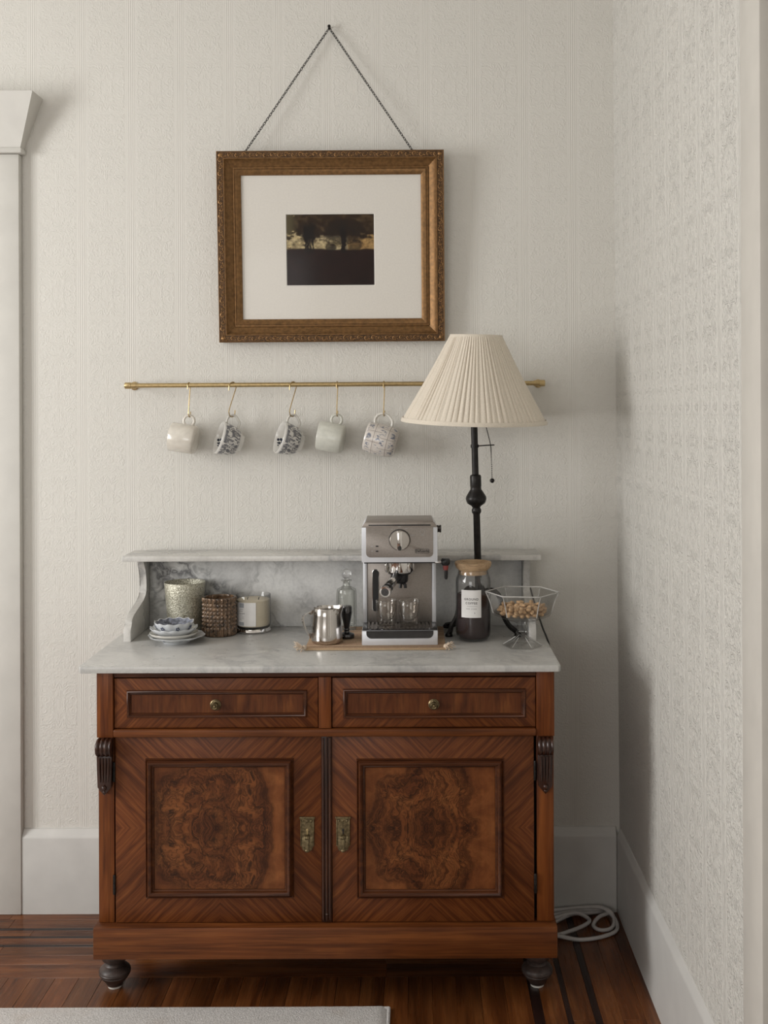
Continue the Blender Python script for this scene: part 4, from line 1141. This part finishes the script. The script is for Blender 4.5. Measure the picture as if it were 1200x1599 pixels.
# ================================================================== candles
MC = thing('silvered_candle', 'large candle in mottled silvered glass at the left of the splashback', 'candle', (-0.6360, -0.1265, ZT + .0003))
b = lathe(bmesh.new(), [(0, 0), (.0430, 0), (.0452, .003), (.0480, .050), (.0520, .100), (.0548, .1325), (.0540, .1338), (.0528, .1325), (.0500, .100), (.0460, .050), (.0435, .006), (0, .005)], 72)
obj('glass', b, 'mercury', MC, local=True, smooth=60)
obj('wax', lathe(bmesh.new(), [(0, .0055), (.0428, .0062), (.0456, .050), (.0496, .1000), (.0490, .1025), (.012, .1005), (0, .1005)], 48), 'wax_pale', MC, local=True)
obj('wick', tube(bmesh.new(), [(0, 0, .1006), (.0006, 0, .108), (.002, 0, .113)], .0010, 6), 'void', MC, local=True)
BC = thing('beaded_holder', 'bronze-brown beaded glass candle holder between the silvered candle and the labelled candle', 'candle holder', (-0.5345, -0.1705, ZT + .0003))
def beads(a, r, z, i):
    if r < .040: return r, z
    kk = math.cos(26 * a)
    zz = math.cos(2 * PI * z / .0102)
    return r + .0032 * (max(0, kk) ** .6) * (.25 + .75 * zz if .018 < z < .094 else .8) - .0016 * max(0, -kk), z
pr = [(0, .0), (.0405, .0)] + [(.0428 + .0012 * sst(0, .006, .0015 + .1 * k / 60), .0015 + .0975 * k / 60) for k in range(61)] + [(.0425, .1008), (.0400, .1008), (.0395, .098)] + [(.0390, .012), (0, .010)]
obj('glass', lathe(bmesh.new(), pr, 208, rad=lambda a, r, z, i: beads(a, r, z, i) if 1 < i < 63 else (r, z)), 'amber_bead', BC, local=True, smooth=80)
obj('wax', lathe(bmesh.new(), [(0, .0105), (.0370, .0125), (.0370, .062), (0, .0605)], 36), 'wax', BC, local=True)
LC = thing('labelled_candle', 'cream wax candle in clear glass with white label on a silver stand', 'candle', (-0.4515, -0.1225, ZT + .0003))
obj('stand', lathe(bmesh.new(), [(0, 0), (.0455, 0), (.0475, .0015), (.0478, .004), (.0462, .0065), (.0455, .0100), (.0440, .0112), (0, .0112)], 56), 'chrome', LC, local=True)
ZL = .0114
obj('glass', lathe(bmesh.new(), [(0, ZL), (.0430, ZL), (.0458, ZL + .003), (.0468, ZL + .010), (.0470, .0985), (.0462, .0995), (.0454, .0985), (.0452, ZL + .011), (.0430, ZL + .005), (0, ZL + .004)], 64), 'glass', LC, local=True, smooth=60)
obj('wax', lathe(bmesh.new(), [(0, ZL + .0043), (.0425, ZL + .0053), (.0449, ZL + .0113), (.0449, .0850), (.0430, .0862), (0, .0840)], 56), 'wax', LC, local=True)
for dx in (-.015, .015):
    obj('wick', tube(bmesh.new(), [(dx, -.005, .0842), (dx + .0005, -.005, .0885), (dx + .002, -.005, .0915)], .0011, 6), 'void', LC, local=True)
lb = obj('label', patch(bmesh.new(), .0473, R(-57), R(17), .0200, .0830, 20), 'paper', LC, local=True)
for z0, z1 in ((.0690, .0815), (.0215, .0310)): obj('label_block', patch(bmesh.new(), .0475, R(-42), R(-23), z0, z1, 6), 'print_blue', lb, local=True)
b = bmesh.new()
for z, a0, a1, hh in ((.0640, -42, -25, .0014), (.0590, -44, -28, .0018), (.0530, -42, -20, .0018), (.0490, -40, -28, .0012), (.0440, -42, -24, .0010), (.0400, -42, -22, .0010), (.0360, -41, -30, .0010)): patch(b, .0475, R(a0), R(a1), z, z + hh, 5)
tag(obj('label_print', b, 'print_soft', lb, local=True), kind='stuff')

# ================================================================== dishes
PXc, PYc = -0.6310, -0.2640
def wavy(n, amp, ph=0.0, zamp=0.0):
    def f(a, r, z, i):
        t = max(0.0, (r - .028) / .034)
        return r + amp * t * math.cos(n * a + ph), z + zamp * t * math.cos(n * a + ph)
    return f
def flecks(bm, r0, r1, zf, n, seed, size=.004):
    rr = random.Random(seed)
    for k in range(n):
        a = 2 * PI * k / n + rr.uniform(-.1, .1); r_ = rr.uniform(r0, r1); s = size * rr.uniform(.7, 1.2)
        c = Vector((r_ * math.cos(a), r_ * math.sin(a), zf(r_)))
        sphere(bm, c, s, 7, 5, (1, 1, .16))
dish1 = thing('saucer', 'wide pale blue saucer with painted sprigs at the bottom of the dish stack', 'saucer', (PXc + .003, PYc, ZT + .0003), group='stacked dishes')
obj('body', lathe(bmesh.new(), [(0, .003), (.030, .003), (.0310, 0), (.0345, 0), (.0355, .0035), (.050, .0085), (.064, .0140), (.0715, .0180), (.0718, .0192), (.0705, .0195), (.063, .0165), (.049, .0110), (.034, .0062), (0, .0055)], 72, rad=wavy(8, .0016)), 'porcelain', dish1, local=True, smooth=60)
b = bmesh.new()
for k in range(8):
    a = 2 * PI * k / 8 + .4
    for dr, da in ((0, 0), (.006, .05), (-.006, -.04)):
        r_ = .0535 + dr; sphere(b, (r_ * math.cos(a + da), r_ * math.sin(a + da), .0093 + (r_ - .0500) * .40), .0024, 7, 5, (1, 1, .35))
tag(obj('painted_sprigs', b, 'cobalt', dish1, local=True), kind='stuff')
dish2 = thing('dish', 'plain cream round dish second from the bottom of the dish stack', 'dish', (PXc - .0035, PYc - .002, ZT + .0062), group='stacked dishes')
obj('body', lathe(bmesh.new(), [(0, .002), (.027, .002), (.028, 0), (.031, 0), (.033, .003), (.048, .0085), (.058, .0150), (.0618, .0195), (.0614, .0208), (.0600, .0204), (.056, .0168), (.046, .0110), (.032, .0056), (0, .0050)], 72), 'porcelain_cream', dish2, local=True, smooth=60)
dish3 = thing('scalloped_dish', 'white scalloped dish lying directly under the small blue flowered bowl', 'dish', (PXc - .0035, PYc - .002, ZT + .0115), group='stacked dishes')
obj('body', lathe(bmesh.new(), [(0, .002), (.025, .002), (.026, 0), (.029, 0), (.031, .004), (.043, .0110), (.053, .0185), (.0605, .0270), (.0604, .0284), (.0590, .0282), (.051, .0205), (.042, .0135), (.030, .0068), (0, .0055)], 132, rad=wavy(14, .0016, 0, .0016)), 'porcelain', dish3, local=True, smooth=60)
b = bmesh.new(); flecks(b, .047, .053, lambda r: .0160 + (r - .047) * .8, 16, 4, .0036); tag(obj('painted_rim', b, 'cobalt', dish3, local=True), kind='stuff')
dish4 = thing('flowered_bowl', 'small scalloped bowl painted with blue flowers on top of the dish stack', 'bowl', (PXc - .0030, PYc - .002, ZT + .0175), group='stacked dishes')
obj('body', lathe(bmesh.new(), [(0, .002), (.0225, .002), (.0235, 0), (.0260, 0), (.0275, .004), (.037, .0130), (.0445, .0240), (.0500, .0350), (.0500, .0366), (.0485, .0363), (.0428, .0255), (.0352, .0150), (.026, .0075), (0, .0060)], 132, rad=wavy(12, .0024, .5, .0022)), 'porcelain', dish4, local=True, smooth=60)
b = bmesh.new()
for k in range(7):
    a = 2 * PI * k / 7 - 1.15
    for q in range(5):
        aa = a + .085 * math.cos(2 * PI * q / 5); zz = .0235 + .0036 * math.sin(2 * PI * q / 5); r_ = .0372 + (zz - .0130) * .70
        sphere(b, (r_ * math.cos(aa), r_ * math.sin(aa), zz), .0025, 7, 5, (.8, .8, 1))
tag(obj('painted_flowers', b, 'cobalt', dish4, local=True), kind='stuff')
b = bmesh.new(); lathe(b, [(.0335, .0140), (.0425, .0258), (.0478, .0352), (.0477, .0356), (.0420, .0262), (.0330, .0145)], 132, close=True, rad=wavy(12, .0024, .5, .0022)); obj('painted_lining', b, 'cobalt_soft', dish4, local=True)

# ================================================================== coffee jar
CJ = thing('coffee_jar', 'tall clear glass jar with pale wooden lid and white GROUND COFFEE label', 'jar', (0.1385, -0.2450, ZT + .0003))
jr = .0452
gp = [(0, .002), (.030, 0), (.0375, .003), (.0430, .011), (jr, .022), (jr, .100), (jr, .150), (.0440, .160), (.0400, .169), (.0385, .176), (.0385, .1815), (.0367, .1815), (.0367, .176), (.0382, .168), (.0420, .158), (.0432, .150), (.0432, .022), (.0410, .012), (.036, .006), (.0, .005)]
obj('glass', lathe(bmesh.new(), gp, 64), 'glass', CJ, local=True, smooth=60)
b = lathe(bmesh.new(), [(0, .1700), (.0360, .1700), (.0360, .1818), (.0395, .1818), (.0440, .1865), (.0475, .1960), (.0478, .2000), (.0465, .2015), (.0440, .2005), (.0330, .1930), (.0, .1915)], 56)
obj('lid', b, 'light_wood', CJ, local=True)
lb = obj('label', patch(bmesh.new(), jr + .0004, R(-44), R(24), .0640, .1345, 24), 'paper', CJ, local=True)
b = bmesh.new(); ca = R(-9)
def lab(s, z, size, sp): merge(b, text_bm(s, size, Matrix.Rotation(ca, 4, 'Z') @ Matrix.Translation((0, 0, z)), bend=jr + .0006, space=sp))
lab('GROUND', .1110, .0078, 1.2); lab('COFFEE', .1010, .0078, 1.2)
tag(obj('label_lettering', b, 'print', lb, local=True), kind='stuff')
b = bmesh.new()
patch(b, jr + .0006, ca + R(-14), ca + R(20), .0930, .0938, 10)
for a0, a1 in ((-17, -4), (0, 4), (6, 18)): patch(b, jr + .0006, ca + R(a0), ca + R(a1), .0860, .0874, 5)
patch(b, jr + .0006, ca + R(10), ca + R(12), .0740, .0780, 2)
tag(obj('label_fine_print', b, 'print_soft', lb, local=True), kind='stuff')
b = lathe(bmesh.new(), [(0, .0055), (.0355, .0064), (.0405, .0125), (.0428, .0225), (.0428, .1180), (.0400, .1195), (.020, .1165), (0, .1180)], 48, Matrix.Translation((0.1385, -0.2450, ZT + .0003)))
tag(obj('coffee_grounds', b, 'coffee', None, org=(0.1385, -0.2450, ZT + .0058)), 'dark ground coffee filling the tall labelled glass jar', 'coffee', kind='stuff')

# ================================================================== footed glass bowl and nuts
BXc, BYc = 0.2580, -0.3270
BW = thing('footed_bowl', 'hexagonal clear glass pedestal bowl holding nuts at the right end of the marble', 'bowl', (BXc, BYc, ZT + .0003), Matrix.Rotation(R(-6), 4, 'Z'))
def hexr(a, r, k=1.0):
    s = (a % (PI / 3)) - PI / 6
    return r * ((1 - k) + k * math.cos(PI / 6) / math.cos(s))
def hexf(a, r, z, i):
    if z > .060: k = 1.0
    elif z < .026: k = 1.0
    else: k = 0.0
    return hexr(a, r, k), z
gp = [(0, .010), (.020, .006), (.0460, 0), (.0500, .0005), (.0505, .0035), (.0300, .0150), (.0170, .0240), (.0125, .0290), (.0160, .0320), (.0165, .0350), (.0130, .0380), (.0115, .0480), (.0140, .0580), (.0320, .0660), (.0560, .0705), (.0690, .0760), (.0730, .0820), (.0830, .1140), (.0930, .1340), (.0935, .1365), (.0905, .1370), (.0800, .1140), (.0700, .0840), (.0640, .0790), (.0, .0770)]
obj('glass', lathe(bmesh.new(), gp, 96, rad=hexf), 'bowl_glass', BW, local=True, smooth=25)
rim = [(.0920 * math.cos(k * PI / 3), .0920 * math.sin(k * PI / 3), .1366) for k in range(6)]
obj('rim', sweep(bmesh.new(), [Vector(rim[k]).lerp(Vector(rim[(k + 1) % 6]), t_) for k in range(6) for t_ in (.02, .5, .98)], circ(.0016, 8), closed=True, up=(0, 0, 1)), 'rim_glint', BW, local=True)
b = bmesh.new()
for k in range(6):
    a = k * PI / 3
    sweep(b, [((r_) * math.cos(a), (r_) * math.sin(a), z) for r_, z in ((.0725, .0820), (.0822, .1140), (.0915, .1345))], circ(.0013, 6))
    sweep(b, [((r_) * math.cos(a), (r_) * math.sin(a), z) for r_, z in ((.0170, .0238), (.0300, .0152), (.0480, .0045))], circ(.0008, 6))
tag(obj('cut_edges', b, 'rim_glint', BW, local=True), kind='stuff')
# pistachio shells: dropped one by one into the bowl
def nut_mesh():
    t = bmesh.new()
    bmesh.ops.create_uvsphere(t, u_segments=12, v_segments=8, radius=1.0)
    for v in t.verts:
        x, y, z = v.co
        s = 1 - .25 * x
        v.co = Vector((x * .0079, y * .0056 * s, z * .0052 * s))
        if z > .75 and x > -.2: v.co.z -= .0013 * (1 if abs(y) < .3 else .3)
    me = bpy.data.meshes.new('nut'); t.to_mesh(me); t.free(); me.materials.append(M['nut'])
    me.polygons.foreach_set('use_smooth', [True] * len(me.polygons))
    return me
nm = nut_mesh(); rr = random.Random(21); placed = []
zf = ZT + .0003 + .0790
def floor_z(rho): return zf + .0050 + max(0.0, rho - .050) * .35
for k in range(128):
    best = None
    for tr in range(26):
        a = rr.uniform(0, 2 * PI); rho = .0575 * math.sqrt(rr.random())
        x, y = rho * math.cos(a), rho * math.sin(a)
        z = floor_z(rho)
        for (px, py, pz) in placed:
            d2 = (px - x) ** 2 + (py - y) ** 2
            if d2 < .0128 ** 2: z = max(z, pz + math.sqrt(.0128 ** 2 - d2) * .82)
        if best is None or z < best[2]: best = (x, y, z)
    placed.append(best)
for k, (x, y, z) in enumerate(placed):
    o = bpy.data.objects.new('nut', nm); COL.objects.link(o)
    o.location = (BXc + x, BYc + y, z); o.rotation_euler = (rr.uniform(-.5, .5), rr.uniform(-.5, .5), rr.uniform(0, 2 * PI))
    o.scale = (1, 1, 1)
    tag(o, 'tan pistachio nut in its shell heaped in the glass pedestal bowl', 'nut', 'pistachios in the glass bowl')

# ================================================================== table lamp
LX, LY = 0.1590, -0.1800
LP = thing('table_lamp', 'black iron table lamp with pleated cream shade and pull chain behind the coffee jar', 'lamp', (LX, LY, ZT + .0003))
LEAN = Matrix.Rotation(R(-1.5), 4, 'Y') @ Matrix.Rotation(R(2.6), 4, 'X')
Z0 = ZT + .0003
def lp(name, bm, mat, parent=LP): return obj(name, bm, mat, parent, local=True)
hub = .1150
b = lathe(bmesh.new(), [(0, hub - .020), (.010, hub - .018), (.016, hub - .008), (.017, hub), (.014, hub + .008), (.0105, hub + .014), (0, hub + .014)], 28)
lp('hub', b, 'lamp')
for fx, fy in ((-.0790, -.026), (-.0835, .088), (.0950, -.030)):
    d = Vector((fx, fy, 0)); L_ = d.length; d.normalize()
    pr = [(.010, hub - .002), (.030, hub + .003), (.045, hub - .002), (.055, hub - .016), (.060, hub - .040), (.066, hub - .065), (.080, hub - .088), (.097, hub - .101), (L_ * 1.02, .0065)]
    pr = [(min(p, L_), z) for p, z in pr[:-1]] + [(L_ + .006, .0045)]
    P = spline([(d.x * p, d.y * p, z) for p, z in pr], 5)
    lg = lp('leg', sweep(bmesh.new(), P, rectsec(.0075, .0035), up=d.cross(Vector((0, 0, 1))).cross(Vector((.0, 0, 1))) if False else None), 'lamp')
    lp('toe', lathe(bmesh.new(), [(0, 0), (.0095, 0), (.0105, .003), (.0085, .008), (0, .009)], 18, Matrix.Translation((d.x * (L_ + .004), d.y * (L_ + .004), 0))), 'lamp', lg)
pole = [(0, hub), (.0092, hub), (.0092, .320), (.0098, .3215), (.0125, .326), (.0130, .332), (.0100, .338), (.0130, .3425), (.0240, .3500), (.0268, .3580), (.0275, .3630), (.0262, .3680), (.0195, .3790), (.0148, .3860), (.0142, .3920), (.0150, .3960), (.0150, .4200), (.0135, .4240), (.0088, .4260), (.0088, .6000), (0, .6000)]
lp('pole', lathe(bmesh.new(), pole, 32, LEAN), 'lamp')
ARM = .5010
b = sweep(bmesh.new(), [(.006, 0, ARM), (.030, 0, ARM + .001), (.0520, -.002, ARM + .0015)], circ(.0016, 8), mat=LEAN)
lathe(b, [(.0088, -.004), (.0108, -.004), (.0108, .004), (.0088, .004)], 24, LEAN @ Matrix.Translation((0, 0, ARM)), close=True)
lp('chain_arm', b, 'lamp')
b = lathe(bmesh.new(), [(0, .600), (.0180, .600), (.0190, .612), (.0190, .660), (.0160, .668), (0, .668)], 24, LEAN)
lp('socket', b, 'lamp')
bulb = lathe(bmesh.new(), [(0, .669), (.0130, .669), (.0140, .680), (.0220, .700), (.0300, .722), (.0290, .740), (.0200, .756), (0, .762)], 28, LEAN)
lp('bulb', bulb, 'porcelain_cream')
b = bmesh.new()
P = [(.019, 0, .610), (.026, 0, .575), (.034, -.001, .540), (.0415, -.002, ARM + .003), (.0428, -.002, ARM - .020), (.0435, -.002, .400 + .014)]
Q = spline(P, 14)
for k in range(0, len(Q) - 1): sphere(b, Q[k], .00155, 6, 4, mat=LEAN)
tube(b, Q, .0006, 4, mat=LEAN)
lp('pull_chain', b, 'dark_metal')
lp('pull_ball', sphere(bmesh.new(), (.0437, -.002, .4085), .0062, 16, 10, mat=LEAN), 'lamp')
# pleated shade
SH = Matrix.Translation((0.0, -.0040, 0)) @ LEAN @ Matrix.Translation((.0, 0, .566)) @ Matrix.Rotation(R(0.4), 4, 'X') @ Matrix.Rotation(R(2.9), 4, 'Y')
rp = random.Random(9); NPL = 78
amp = [rp.uniform(.45, 1.25) for _ in range(NPL)]; off = [rp.uniform(-.25, .25) for _ in range(NPL)]
def pleat(a, r, z, i):
    s = a / (2 * PI) * NPL; k = int(s) % NPL; f = s - int(s)
    p = abs(math.sin(PI * min(1, max(0, f + off[k] * math.sin(PI * f))))) ** .6
    e = 1 - .55 * math.exp(-((z - .004) / .012) ** 2) - .4 * math.exp(-((z - .222) / .014) ** 2)
    return r + (p - .6) * .0052 * amp[k] * e * (.45 + .55 * r / .19), z
HS = .226
prof = [(.1900 + (.0675 - .1900) * t_ - .0030 * math.sin(PI * t_), .0 + HS * t_) for t_ in [k / 14 for k in range(15)]]
b = lathe(bmesh.new(), prof, NPL * 10, SH, rad=pleat)
lathe(b, [(r_ - .0035, z) for r_, z in prof[::-1]], 96, SH)
sh = lp('shade', b, 'shade')
lp('bottom_band', lathe(bmesh.new(), [(.1925, -.0020), (.1930, .0), (.1895, .0085), (.1885, .0085), (.1885, .0), (.1890, -.0020)], 96, SH, close=True), 'shade_band', sh)
lp('top_band', lathe(bmesh.new(), [(.0712, HS - .0110), (.0690, HS + .0005), (.0680, HS + .0015), (.0655, HS + .0010), (.0655, HS - .0110)], 72, SH, close=True), 'shade_band', sh)
b = bmesh.new()
for k in range(3):
    a = 2 * PI * k / 3 + .4
    tube(b, [(.0, 0, HS - .008), (.033 * math.cos(a), .033 * math.sin(a), HS - .010), (.0650 * math.cos(a), .0650 * math.sin(a), HS - .006)], .0016, 6, mat=SH)
lathe(b, [(0, HS - .014), (.010, HS - .014), (.010, HS - .004), (.004, HS + .0), (0, HS + .002)], 16, SH)
lp('spider', b, 'dark_metal', sh)
# cord: over the right edge of the marble
P = [(0.2700, -0.030, .900), (0.2980, -0.031, .912), (0.3070, -0.045, .912), (0.3100, -0.080, .895), (0.3160, -0.140, .866), (0.3235, -0.200, .834), (0.3300, -0.243, ZT + .0022), (0.3345, -0.258, 0.790), (0.3345, -0.262, 0.700), (0.3310, -0.250, 0.45), (0.3290, -0.230, 0.16), (0.3300, -0.200, 0.0045)]
tag(obj('power_cord', tube(bmesh.new(), spline(P, 8), .0024, 8), 'black', None, org=P[0]), 'thin black power cord leaving the marble over its right end', 'cord')

# ================================================================== cable on the floor
def cz(x, y, z): return (x, y, z)
P = [(0.345, -0.060, .006), (0.400, -0.042, .008), (0.470, -0.036, .014), (0.518, -0.050, .020), (0.530, -0.085, .010), (0.515, -0.128, .006), (0.485, -0.140, .006), (0.468, -0.118, .008), (0.488, -0.082, .014), (0.520, -0.052, .012),
     (0.505, -0.036, .008), (0.460, -0.050, .010), (0.420, -0.058, .012), (0.375, -0.085, .006), (0.345, -0.125, .006), (0.360, -0.165, .006), (0.410, -0.150, .012), (0.448, -0.122, .014), (0.460, -0.090, .012), (0.430, -0.066, .018), (0.380, -0.070, .010),
     (0.340, -0.100, .006), (0.335, -0.150, .006), (0.370, -0.182, .010), (0.420, -0.192, .006), (0.475, -0.180, .006), (0.520, -0.150, .006), (0.534, -0.110, .006), (0.528, -0.070, .012), (0.500, -0.045, .024), (0.440, -0.034, .018), (0.345, -0.040, .012)]
o = obj('cable', tube(bmesh.new(), spline(P, 8), .0052, 10), 'cable', None, org=(0.44, -0.10, 0))
tag(o, 'loosely coiled pale grey extension cable on the floor in the corner', 'cable')

# ================================================================== rug
b = bmesh.new(); RX1, RY1 = -0.0760, -0.5180
t = bmesh.new(); N1, N2 = 150, 60; g_ = []
rr = random.Random(2)
for i in range(N1 + 1):
    row = []
    for j in range(N2 + 1):
        x = RX1 - 2.3 * (i / N1); y = RY1 - 0.010 * math.sin(i * .02) - 1.7 * (j / N2) ** 1.6
        e = min(i, N1 - i, j, N2 - j)
        z = .0105 + .0012 * noise.noise(Vector((x * 40, y * 40, 0))) if e > 0 else .0012
        row.append(t.verts.new((x, y, z)))
    g_.append(row)
for i in range(N1):
    for j in range(N2): t.faces.new([g_[i][j], g_[i][j + 1], g_[i + 1][j + 1], g_[i + 1][j]])
merge(b, t)
RG = thing('rug', 'pale grey low-pile rug on the floor in front of the washstand', 'rug', (RX1 - 1.15, RY1 - .85, 0))
obj('pile', b, 'rug', RG)
bb = bmesh.new(); tube(bb, [(RX1, RY1 - .002, .0048), (RX1 - 2.3, RY1 - .004, .0048)], .0042, 8); tube(bb, [(RX1, RY1 - .002, .0048), (RX1, RY1 - 1.69, .0048)], .0042, 8)
obj('bound_edge', bb, 'rug', RG)
